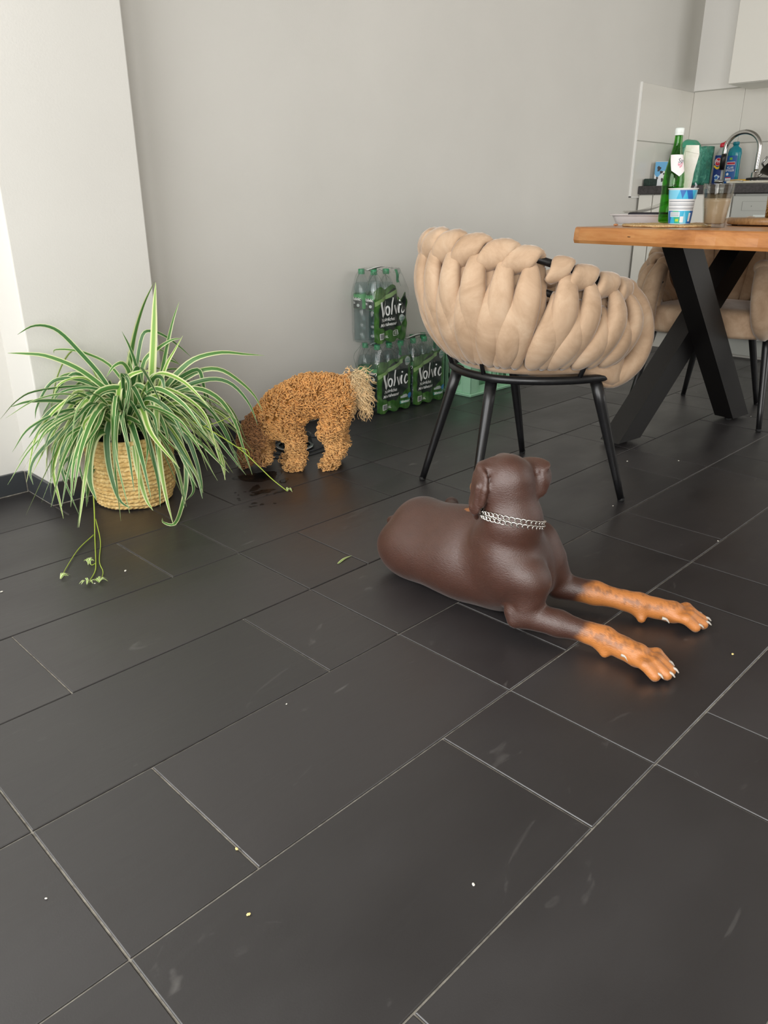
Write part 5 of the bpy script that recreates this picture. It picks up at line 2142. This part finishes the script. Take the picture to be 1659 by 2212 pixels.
# near foreleg
B.cone((.204, -1.102, .125), (.196, -1.098, .055), .040, .031, k=.022)
B.cone((.184, -1.074, .050), (.180, -1.082, .036), .022, .020, k=.012)  # point of the elbow
B.chain([((.200, -1.100, .047), .0325), ((.219, -1.165, .043), .0275), ((.240, -1.232, .037), .0215), ((.244, -1.260, .036), .0245), ((.246, -1.300, .031), .0215), ((.247, -1.335, .028), .025)], k=.012)
B.cone((.236, -1.262, .022), (.230, -1.272, .012), .013, .010, k=.010)  # carpal pad
# far foreleg
B.cone((.342, -1.052, .110), (.360, -1.078, .055), .042, .030, k=.025)
B.chain([((.360, -1.075, .048), .031), ((.392, -1.150, .045), .0265), ((.420, -1.212, .038), .0215), ((.430, -1.240, .036), .0245), ((.448, -1.272, .031), .0215), ((.464, -1.305, .028), .025)], k=.012)
B.cone((.420, -1.250, .022), (.414, -1.258, .012), .013, .010, k=.010)
# head
HC = np.array([.213, -1.012, .328])
hf = np.array([.40, .84, -.28])
hf /= np.linalg.norm(hf)
hs = np.cross(hf, (0, 0, 1))
hs /= np.linalg.norm(hs)                     # the dog's right
hu = np.cross(hs, hf)
HM = np.stack([hs, hf, hu], 1)
hp = lambda s, f, u: HC + hs * s + hf * f + hu * u
B.ell(HC, (.0525, .064, .052), M=HM, k=.03)
B.ell(hp(0, -.01, .018), (.038, .052, .037), M=HM, k=.02)
B.cone(hp(0, -.050, .006), hp(0, .010, .046), .012, .010, k=.016)          # crest of the skull
B.cone(hp(0, .040, -.012), hp(0, .128, -.018), .036, .0235, k=.022)
B.cone(hp(0, .035, -.030), hp(0, .100, -.029), .022, .015, k=.016)      # lower jaw
for s in (1, -1):
    B.ell(hp(.034 * s, .012, -.014), (.022, .036, .028), M=HM, k=.02)   # cheek
    B.ell(hp(.022 * s, .046, .020), (.012, .016, .010), M=HM, k=.010)   # brow
B.ell(hp(0, .137, -.012), (.014, .010, .011), M=HM, k=.006)             # nose
for s in (1, -1):
    B.ell(hp(.031 * s, .052, .006), (.010, .010, .009), M=HM, k=.006, sub=True)
# left-hand ear hangs along the cheek, its tip at the collar
EL = ax((-.92, .36, .10), (.36, .92, 0))
B.cone((.178, -.974, .360), (.192, -.990, .366), .014, .016, k=.010)
B.cone((.166, -.980, .362), (.176, -1.004, .360), .010, .010, k=.008)
B.ell((.157, -.986, .340), (.0078, .030, .027), M=EL, k=.004)
B.ell((.155, -.986, .326), (.0075, .031, .028), M=EL, k=.003)
B.ell((.154, -.985, .313), (.0072, .031, .028), M=EL, k=.0025)
B.ell((.153, -.978, .287), (.0066, .024, .028), M=EL, k=.0025)
B.cone((.155, -.974, .276), (.168, -.972, .248), .0110, .0060, k=.004)
B.cone((.146, -1.008, .326), (.147, -1.002, .290), .0080, .0060, k=.004)  # rolled rear edge
B.cone((.144, -.992, .330), (.148, -.984, .284), .0070, .0045, k=.005)   # fold down the middle of the ear
# right-hand ear folded outwards
B.ell((.258, -1.046, .364), (.0085, .042, .022), M=ax((-.45, .05, .90), (.18, -.96, -.14)), k=.010)
B.ell((.262, -1.078, .346), (.0090, .023, .024), M=ax((.25, -.90, .25), (.9, .2, 0)), k=.008)
B.ell((.243, -1.076, .327), (.0080, .020, .026), M=ax((-.55, -.75, .1), (.8, -.5, 0)), k=.007)
B.cone((.240, -1.068, .312), (.240, -1.058, .296), .012, .007, k=.007)
# toes


def paw(c, d, near):
    d = np.array([d[0], d[1], 0.0])
    d /= np.linalg.norm(d)
    l = np.array([-d[1], d[0], 0])
    out = []
    B.ell(np.array(c) + np.array([0, 0, -.004]), (.028, .024, .016), M=np.stack([d, l, np.array([0, 0, 1.])], 1), k=.010)
    for off, ln in ((-.0255, .046), (-.0088, .062), (.0088, .062), (.0255, .046)):
        p0 = np.array(c) + l * off * .8 + d * .008
        p1 = np.array(c) + l * off * 1.08 + d * (ln * .55)
        p2 = np.array(c) + l * off * 1.12 + d * ln
        p0[2], p1[2], p2[2] = .026, .029, .0135
        B.cone(p0, p1, .0115, .0122, k=.005)
        B.cone(p1, p2, .0122, .0115, k=.003)
        out.append((p2 + d * .007 + np.array([0, 0, .005]), d))
    return out


claws = paw((.247, -1.338, .028), (.08, -1.0), True) + paw((.466, -1.308, .028), (.42, -.91), False)
V, F = B.mesh(.0038, floor=.0005)
me = np_mesh('body', V - np.array(DOG), F)
# coat colours: brown, tan on the lower legs and muzzle, greyer toe ends
brown, tan_, dark, grey = [np.array(lin(c)[:3]) for c in ('#42251a', '#bf783a', '#301c16', '#a08c7e')]
C = np.tile(brown, (len(V), 1))
nz_ = smooth_noise(V, 22, 1)
nz2 = smooth_noise(V, 70, 2)


def sstep(a, b, x):
    t = np.clip((x - a) / (b - a), 0, 1)
    return t * t * (3 - 2 * t)


near_leg = (V[:, 0] < .31) & (V[:, 2] < .085)
far_leg = (V[:, 0] >= .31) & (V[:, 2] < .12) & (V[:, 1] < -1.0)
yn = np.where(V[:, 0] < .31, -1.222, -1.135)
m = sstep(0, 1, (yn - V[:, 1] + .010 * nz_ + .3 * (.04 - V[:, 2])) / .022 + .5) * (near_leg | far_leg)
C = C * (1 - m[:, None]) + tan_ * m[:, None]
# darker pencilling over the toes and along the front of the wrist
kk = sstep(.3, .9, nz2 * .6 + .5 + .8 * nz_) * m * sstep(.030, .045, V[:, 2]) * .55
C = C * (1 - kk[:, None]) + dark * kk[:, None]
toe_end = m * sstep(0, 1, (.012 - V[:, 2]) / .008) * ((V[:, 1] < -1.372) | ((V[:, 0] > .31) & (V[:, 1] < -1.335)))
C = C * (1 - .7 * toe_end[:, None]) + grey * .7 * toe_end[:, None]
hl = (V - HC) @ HM
mz = sstep(.080, .105, hl[:, 1]) * sstep(.0, .012, -hl[:, 2] + .004) * (np.abs(hl[:, 0]) < .030) * (np.abs(hl[:, 2]) < .07) * (hl[:, 1] < .16)
mz *= .6
C = C * (1 - mz[:, None]) + tan_ * mz[:, None]
ns_ = np.linalg.norm((hl - np.array([0, .140, -.012])) / np.array([.018, .012, .014]), axis=1) < 1.05
C[ns_] = np.array(lin('#a9695c')[:3])
C *= (1 + .10 * nz_ + .06 * nz2)[:, None]
vcol(me, C)
n = N('short_dog_coat').set(rough=.36, spec=.80, sheen=.10, sheen_rough=.30)
at_ = n.n('ShaderNodeVertexColor', layer_name='tint')
n.l(at_.outputs[0], n.b.inputs['Base Color'])
h1 = n.noise(520, 3, .6, stretch=(1, .22, .8))
h2 = n.noise(55, 4, .6, stretch=(1, .6, 1))
b1 = n.bump(h2, .10, .004)
n.bump(h1, .55, .0016, b1)
mr = n.n('ShaderNodeMapRange')
mr.inputs[3].default_value = .36
mr.inputs[4].default_value = .54
n.l(h2, mr.inputs[0])
n.l(mr.outputs[0], n.b.inputs['Roughness'])
M_coat = n.m
me.materials.append(M_coat)
dog_body = link(bpy.data.objects.new('body', me), dog)
M_claw = flat('claw_horn', '#b9b2a8', .3)


def claw(p, d):
    P = spline([p - d * .006 + np.array([0, 0, .001]), p + d * .003 + np.array([0, 0, .002]), p + d * .010 + np.array([0, 0, -.004])], 8)
    return tube(P - np.array(DOG), np.linspace(.0042, .0012, 8), 8)


for p, d in claws:
    obj('claw', claw(p, d), M_claw, dog, True)
obj('claw', claw(np.array([.442, -1.300, .026]) + np.array([-.020, -.008, .0]), np.array([.3, -.95, -.2])), M_claw, dog, True)
obj('claw', claw(np.array([.224, -1.318, .026]), np.array([-.1, -.98, -.2])), M_claw, dog, True)
M_eye = flat('dog_eye', '#1c0f08', .08)
for s in (1, -1):
    obj('eye', xf(ico(.0085, 2), loc=tuple(hp(.030 * s, .048, .006) - np.array(DOG))), M_eye, dog, True)

# ---- double curb chain collar, every link a piece
collar = bpy.data.objects.new('chain_collar', None)
link(collar, dog)
collar.empty_display_size = .02
M_chainm = N('chrome_chain').set(color='#d8d5cf', rough=.16, metal=1.0).m
lk = spline([(.0072 * math.cos(a), .0050 * math.sin(a), .0014 * math.sin(2 * a)) for a in np.linspace(0, 2 * PI, 13)], 20)[:-1]
me_link = mesh('link', *tube(lk, .0015, 6, closed=True)[:2], smooth=True)
me_link.materials.append(M_chainm)
cc = np.array([.2115, -1.034, .247])
nrm = np.array([.34, .06, 1.0])
nrm /= np.linalg.norm(nrm)
e1 = np.array([-.71, .70, 0])
e1 -= nrm * (e1 @ nrm)
e1 /= np.linalg.norm(e1)
e2 = np.cross(nrm, e1)


def neck_radius(dirv, c):
    """distance from c to the dog's skin along dirv"""
    ts = np.linspace(.03, .12, 60)
    D_ = B.field(c[None] + dirv[None] * ts[:, None])
    i = np.argmax(D_ > 0)
    return min(ts[i], .0665) if D_[i] > 0 else .0665


NL = 36
for row, dz in ((0, .0068), (1, -.0032)):
    c0 = cc + nrm * dz
    for k in range(NL):
        a = 2 * PI * (k + .5 * row) / NL
        dv = e1 * math.cos(a) + e2 * math.sin(a)
        r = neck_radius(dv, c0) + .0022
        p = c0 + dv * r - np.array(DOG)
        tg = -e1 * math.sin(a) + e2 * math.cos(a)
        o = link(bpy.data.objects.new('link', me_link), collar)
        Mx = Matrix((tuple(tg), tuple(np.cross(dv, tg)), tuple(dv))).transposed().to_4x4()
        o.matrix_local = Matrix.Translation(Vector(p)) @ Mx @ Matrix.Rotation(.55, 4, 'X')

# ================================================================== small curly dog sniffing the floor
PO = np.array([.667, .075, 0.0])
e_f = np.array([-.75, .66, 0.0])
e_f /= np.linalg.norm(e_f)
e_a = np.array([.66, .75, 0.0])
e_a /= np.linalg.norm(e_a)
pp = lambda a, z, d=0.0: PO + e_f * a + e_a * d + np.array([0, 0, z])
PM = np.stack([e_f, e_a, np.array([0, 0, 1.0])], 1)
poodle = thing('poodle', 'small apricot curly-haired dog sniffing the wet floor beside the plant', 'dog', PO)
Q = Body(.03)
Q.ell(pp(-.015, .252), (.070, .058, .066), M=PM)
Q.ell(pp(.060, .262), (.080, .060, .062), M=PM, k=.04)
Q.ell(pp(.140, .222), (.070, .062, .068), M=PM, k=.04)
Q.ell(pp(.165, .175), (.052, .052, .056), M=PM, k=.03)
Q.cone(pp(.185, .205), pp(.255, .140), .050, .044, k=.03)
Q.ell(pp(.275, .108), (.046, .044, .046), M=PM, k=.025)
Q.ell(pp(.262, .130), (.036, .040, .030), M=PM, k=.02)
Q.cone(pp(.288, .080), pp(.308, .026), .030, .021, k=.02)
Q.ell(pp(.311, .013), (.010, .012, .009), M=PM, k=.008)
for s in (-1, 1):
    d = .042 * s
    sh = 0 if s < 0 else -.012
    Q.chain([(pp(-.032, .222, d * .8), .046), (pp(-.004 + sh, .145, d), .033), (pp(-.022 + sh, .085, d), .022), (pp(.000 + sh, .026, d), .0165), (pp(.024 + sh, .013, d), .012)], k=.015)
    sf = 0 if s < 0 else .016
    Q.chain([(pp(.150, .165, d * .8), .040), (pp(.120 + sf * .5, .110, d), .024), (pp(.114 + sf, .055, d), .017), (pp(.122 + sf, .024, d), .0165), (pp(.146 + sf, .012, d), .012)], k=.015)
    # ears hang in front of the cheeks
    Q.cone(pp(.252, .120, .046 * s), pp(.238, .062, .056 * s), .020, .024, k=.010)
# tail lifted at the root, its plume falling
Q.chain([(pp(-.070, .280), .016), (pp(-.086, .322), .016), (pp(-.102, .322), .017), (pp(-.116, .275), .018), (pp(-.124, .225), .012)], k=.012)
V, F = Q.mesh(.0055, floor=.0005)
me = np_mesh('body', V - PO, F)
L_ = (V - PO) @ PM                                  # a, d, z
c_or, c_pale, c_dark, c_tail, c_sad = [np.array(lin(c)[:3]) for c in ('#c2843f', '#e8b878', '#855b3c', '#f0d8aa', '#a9683a')]


def poodle_colour(L):
    a, d, z = L[:, 0], L[:, 1], L[:, 2]
    c = np.tile(c_or, (len(L), 1))
    k = sstep(.22, .09, z)[:, None] * .5
    c = c * (1 - k) + c_pale * k
    k = (sstep(.20, .255, a) * (z < .2))[:, None] * .8
    c = c * (1 - k) + c_dark * k
    k = sstep(-.066, -.085, a)[:, None]
    c = c * (1 - k) + c_tail * k
    return c


vcol(me, poodle_colour(L_) * .42)  # darkened: the shade in the gaps between curls is put into the colour
n = N('shaded_undercoat').set(rough=.9, spec=.1)
at_ = n.n('ShaderNodeVertexColor', layer_name='tint')
n.l(at_.outputs[0], n.b.inputs['Base Color'])
n.bump(n.noise(160, 4, .6), .6, .006)
me.materials.append(n.m)
pb = link(bpy.data.objects.new('body', me), poodle)


def curls(V, F, count, seed):
    """thousands of little corkscrew locks rooted in the skin, joined as one coat"""
    r = np.random.default_rng(seed)
    q = V[F]
    nn = np.cross(q[:, 2] - q[:, 0], q[:, 3] - q[:, 1])
    ar = np.linalg.norm(nn, axis=1)
    nn /= ar[:, None] + 1e-12
    idx = r.choice(len(F), count, p=ar / ar.sum())
    u, v = r.random(count)[:, None], r.random(count)[:, None]
    p = (q[idx, 0] * (1 - u) + q[idx, 1] * u) * (1 - v) + (q[idx, 3] * (1 - u) + q[idx, 2] * u) * v
    n_ = nn[idx]
    L = (p - PO) @ PM
    keep = p[:, 2] > .006
    p, n_, L = p[keep], n_[keep], L[keep]
    m = len(p)
    tail = (L[:, 0] < -.078) & (L[:, 2] > .20)
    back = sstep(.20, .30, L[:, 2])
    fall = np.array([0, 0, -1.0])[None] * np.where(tail, 1.5, .75 - .55 * back)[:, None] - e_f[None] * .25
    t1 = fall + r.normal(0, .35, (m, 3))
    t1 -= n_ * (t1 * n_).sum(1)[:, None]
    t1 /= np.linalg.norm(t1, axis=1)[:, None] + 1e-9
    b1 = np.cross(n_, t1)
    ln = np.where(tail, r.uniform(.030, .070, m), r.uniform(.016, .030, m) * (1 - .35 * sstep(.06, .02, L[:, 2])) * (1 - .45 * sstep(.27, .31, L[:, 0])))
    rad = np.where(tail, .0060, r.uniform(.0040, .0064, m))
    turns = np.where(tail, 1.4, r.uniform(1.1, 1.9, m))
    ph = r.uniform(0, 2 * PI, m)
    up = np.where(tail, .010, r.uniform(.006, .013, m) * (1 - .5 * sstep(.27, .31, L[:, 0])))
    NS_, SG = 11, 4
    ts = np.linspace(0, 1, NS_)
    P = np.empty((m, NS_, 3))
    for i, t in enumerate(ts):
        an = ph + t * turns * 2 * PI
        w = min(1, t * 3)
        P[:, i] = p + t1 * (ln * t)[:, None] + n_ * (up * math.sin(min(1, t * 1.25) * PI * .62) + rad * np.cos(an) * w - .001)[:, None] + b1 * (rad * np.sin(an) * w)[:, None]
    P[:, :, 2] = np.maximum(P[:, :, 2], .003)
    T = np.gradient(P, axis=1)
    T /= np.linalg.norm(T, axis=2)[..., None] + 1e-9
    s_ = np.cross(T, n_[:, None, :])
    s_ /= np.linalg.norm(s_, axis=2)[..., None] + 1e-9
    o_ = np.cross(s_, T)
    w0 = np.where(tail, .0012, r.uniform(.0018, .0030, m))[:, None] * (1 - .6 * ts[None] ** 2)
    W = np.empty((m, NS_, SG, 3))
    for k in range(SG):
        a = 2 * PI * k / SG
        W[:, :, k] = P + s_ * (w0 * math.cos(a))[..., None] + o_ * (w0 * math.sin(a))[..., None]
    base = np.arange(m)[:, None, None] * NS_ * SG
    i_ = np.arange(NS_ - 1)[None, :, None] * SG
    k_ = np.arange(SG)[None, None, :]
    k2 = (k_ + 1) % SG
    FF = np.stack([base + i_ + k_, base + i_ + k2, base + i_ + SG + k2, base + i_ + SG + k_], -1).reshape(-1, 4)
    col = poodle_colour(L) * r.uniform(.66, 1.15, m)[:, None]
    tip = col * .42 + c_pale * .68  # paler tips, with the lit ends of the curls put into the colour
    tip = np.where(L[:, :1] > .235, col * 1.1, tip)
    cc_ = col[:, None, :] * (1 - ts[None, :, None] ** 1.3) + tip[:, None, :] * ts[None, :, None] ** 1.3
    cc_ = np.repeat(cc_[:, :, None, :], SG, 2)
    return W.reshape(-1, 3), FF, cc_.reshape(-1, 3)


CV, CF, CCc = curls(V, F, 6600, 9)
cm = np_mesh('curly_coat', CV - PO, CF)
vcol(cm, CCc)
n = N('curly_hair').set(rough=.55, spec=.3, sheen=.15)
at_ = n.n('ShaderNodeVertexColor', layer_name='tint')
n.l(at_.outputs[0], n.b.inputs['Base Color'])
cm.materials.append(n.m)
co = link(bpy.data.objects.new('curly_coat', cm), poodle)
co['kind'] = 'stuff'
M_nose = flat('dog_nose', '#6a3f30', .35)
obj('nose', xf(ico(.010, 2), loc=tuple(pp(.318, .014) - PO)), M_nose, poodle, True)
for s in (-1, 1):
    obj('eye', xf(ico(.0065, 2), loc=tuple(pp(.300, .092, .028 * s) - PO)), M_eye, poodle, True)
# ================================================================== dog's drinking bowl on its mat, spilt water, crumbs
M_mat = mottled('grey_feeding_mat', '#3e4044', '#4b4d50', 90, .6, .2)
M_steelb = N('bowl_steel').set(color='#c9cbcc', rough=.18, metal=1.0).m


def rounded_plate(lx, ly, h, sq=4.5, rim=.004, n=72):
    def ring(k, z):
        out = []
        for i in range(n):
            a = 2 * PI * i / n
            c, s = math.cos(a), math.sin(a)
            q = (abs(c) ** sq + abs(s) ** sq) ** (-1 / sq)
            out.append(((lx - k) * q * c, (ly - k) * q * s, z))
        return out
    R_ = [ring(.002, 0), ring(0, h * .5), ring(.001, h), ring(.006, h), ring(.009, h * .45)]
    V, F = [], []
    for r in R_:
        V += r
    for i in range(len(R_) - 1):
        for k in range(n):
            k2 = (k + 1) % n
            F.append((i * n + k, i * n + k2, (i + 1) * n + k2, (i + 1) * n + k))
    F.append(tuple(range(n))[::-1])
    F.append(tuple((len(R_) - 1) * n + k for k in range(n)))
    return V, F


fm = thing('feeding_mat', 'dark grey feeding mat with a raised rim behind the small curly dog', 'mat', (.735, .345, 0.0), R(4))
obj('mat', rounded_plate(.165, .125, .005, 2.6), M_mat, fm, True)
obj('raised_rim', tube([(.128 * math.cos(a) * 1.0, .094 * math.sin(a), .0052) for a in np.linspace(0, 2 * PI, 60, endpoint=False)], .0035, 8, closed=True), M_mat, fm, True)
bw = thing('water_bowl', 'clear plastic water bowl standing on the mat behind the curly dog', 'bowl', (.715, .340, .0058))
obj('bowl', lathe([(0, .003), (.062, .0), (.072, .004), (.066, .030), (.064, .046), (.067, .048), (.061, .047), (.058, .030), (.050, .010), (0, .008)], 48, (False, False)), thin_glass('clear_bowl', '#cdd2d2'), bw, True)
obj('foot_ring', lathe([(.060, .0), (.073, .0), (.074, .004), (.071, .008), (.060, .006)], 48, (False, False)), M_steelb, bw, True)
obj('water', lathe([(0, .030), (.0575, .030)], 40, (False, False)), thin_glass('bowl_water', '#dfe6e8'), bw, True)

# spilt water: thin, slightly domed films on the slate
M_spill = N('water_film').set(color='#0b0b0c', rough=.03, spec=.5, alpha=.55).m
puddles = [(.42, .165, .075, .060, 1), (.335, .035, .040, .018, 2), (.372, -.006, .020, .010, 3), (.30, .03, .018, .010, 4), (.25, -.03, .012, .007, 5), (.262, -.055, .010, .006, 6), (.405, -.02, .016, .008, 7), (.335, .08, .030, .016, 8), (.45, .07, .028, .014, 9)]


def puddle(r, ry, seed, n=40):
    q = random.Random(seed)
    ph = [q.uniform(0, 6.28) for _ in range(4)]
    V, F = [], []
    for s, z in ((1.0, .0002), (.93, .0008), (.7, .0011)):
        for k in range(n):
            a = 2 * PI * k / n
            w_ = 1 + .16 * math.sin(2 * a + ph[0]) + .12 * math.sin(3 * a + ph[1]) + .08 * math.sin(5 * a + ph[2]) + .05 * math.sin(8 * a + ph[3])
            V.append((r * w_ * s * math.cos(a), ry * w_ * s * math.sin(a), z))
    V.append((0, 0, .0012))
    for i in range(2):
        for k in range(n):
            k2 = (k + 1) % n
            F.append((i * n + k, i * n + k2, (i + 1) * n + k2, (i + 1) * n + k))
    for k in range(n):
        F.append((2 * n + k, 2 * n + (k + 1) % n, 3 * n))
    return V, F


pd_label = ['large wet patch on the tiles right under the curly dog\'s nose', 'long splash of water on the tiles, nearest the plant\'s yellow-green runner tip']
for i, (x, y, r, ry, s) in enumerate(puddles[:2]):
    o = obj('water_spill', puddle(r, ry, s), M_spill, None, True)
    o.location = (x, y, 0)
    o.rotation_euler = (0, 0, R(-40 + 9 * s))
    tag(o, pd_label[i], 'water', 'splashes of spilt water')
drops = []
q_ = random.Random(8)
for (x, y, r, ry, s) in puddles[2:] + [(q_.uniform(.22, .42), q_.uniform(-.10, .10), q_.uniform(.003, .008), q_.uniform(.003, .006), 20 + k) for k in range(16)]:
    drops.append(xf(puddle(r, ry, s, 16), loc=(x, y, 0), rot=(0, 0, R(-40 + 9 * s))))
o = obj('water_drops', merge(*drops), M_spill, None, True)
tag(o, 'scattered drops of spilt water on the tiles around the wet patch', 'water', None, 'stuff')

M_crumb = flat('pale_crumb', '#dcd8cc', .8)
M_crumb2 = flat('yellow_crumb', '#e3cf8a', .8)
bits = [(1.451, -0.665, 0.0030, 0, 'white crumb on the tiles right of the near chair'),
        (1.586, -0.796, 0.0024, 0, 'white crumb on the tiles in front of the table leg'),
        (1.017, -0.851, 0.0018, 0, 'white crumb by the foot of the near chair'),
        (-0.269, -0.184, 0.0030, 0, "pale crumb on the tiles right of the plant's hanging runners"),
        (-0.357, -0.194, 0.0020, 0, "pale crumb under the plant's hanging runners"),
        (0.429, -1.457, 0.0026, 1, "yellowish crumb on the tile beyond the brown dog's paws"),
        (-0.603, -1.150, 0.0022, 1, 'yellowish crumb near a tile edge in the left foreground'),
        (-0.657, -1.254, 0.0024, 1, 'yellowish crumb on the large foreground tile, left of its middle'),
        (-0.409, -1.437, 0.0022, 0, 'crumb on the large foreground tile, right of its middle'),
        (-0.836, -1.036, 0.0015, 0, 'tiny pale crumb on the leftmost foreground tile'),
        (-0.332, -0.926, 0.0015, 0, 'tiny pale crumb on the tile in front of the plant'),
        (0.980, -1.195, 0.0018, 0, 'tiny pale crumb on the tiles between the brown dog and the table'),
        (-0.537, -0.073, 0.0025, 0, 'pale crumb at the left frame edge, in front of the pillar'),
        (2.402, -0.743, 0.0020, 0, "white crumb by the far chair's front foot")]
for i, (x, y, s, k, lab) in enumerate(bits):
    o = obj('crumb', xf(ico(1, 1), scale=(s * 1.5, s, s * .6)), M_crumb if k == 0 else M_crumb2, None)
    o.location = (x, y, s * .6 * .9)
    o.rotation_euler = (0, 0, i * 1.3)
    tag(o, lab, 'crumb', 'crumbs on the floor')
# a bit of dropped leaf
dl = obj('fallen_leaf', leaf([(-.030, -.006, .0015), (0, .002, .003), (.030, .004, .0015)], .007, 0, .2), LM[2], None, True)
dl.location = (0.172, -0.539, 0.0)
tag(dl, 'fallen scrap of striped leaf lying on a tile joint near the brown dog', 'leaf')
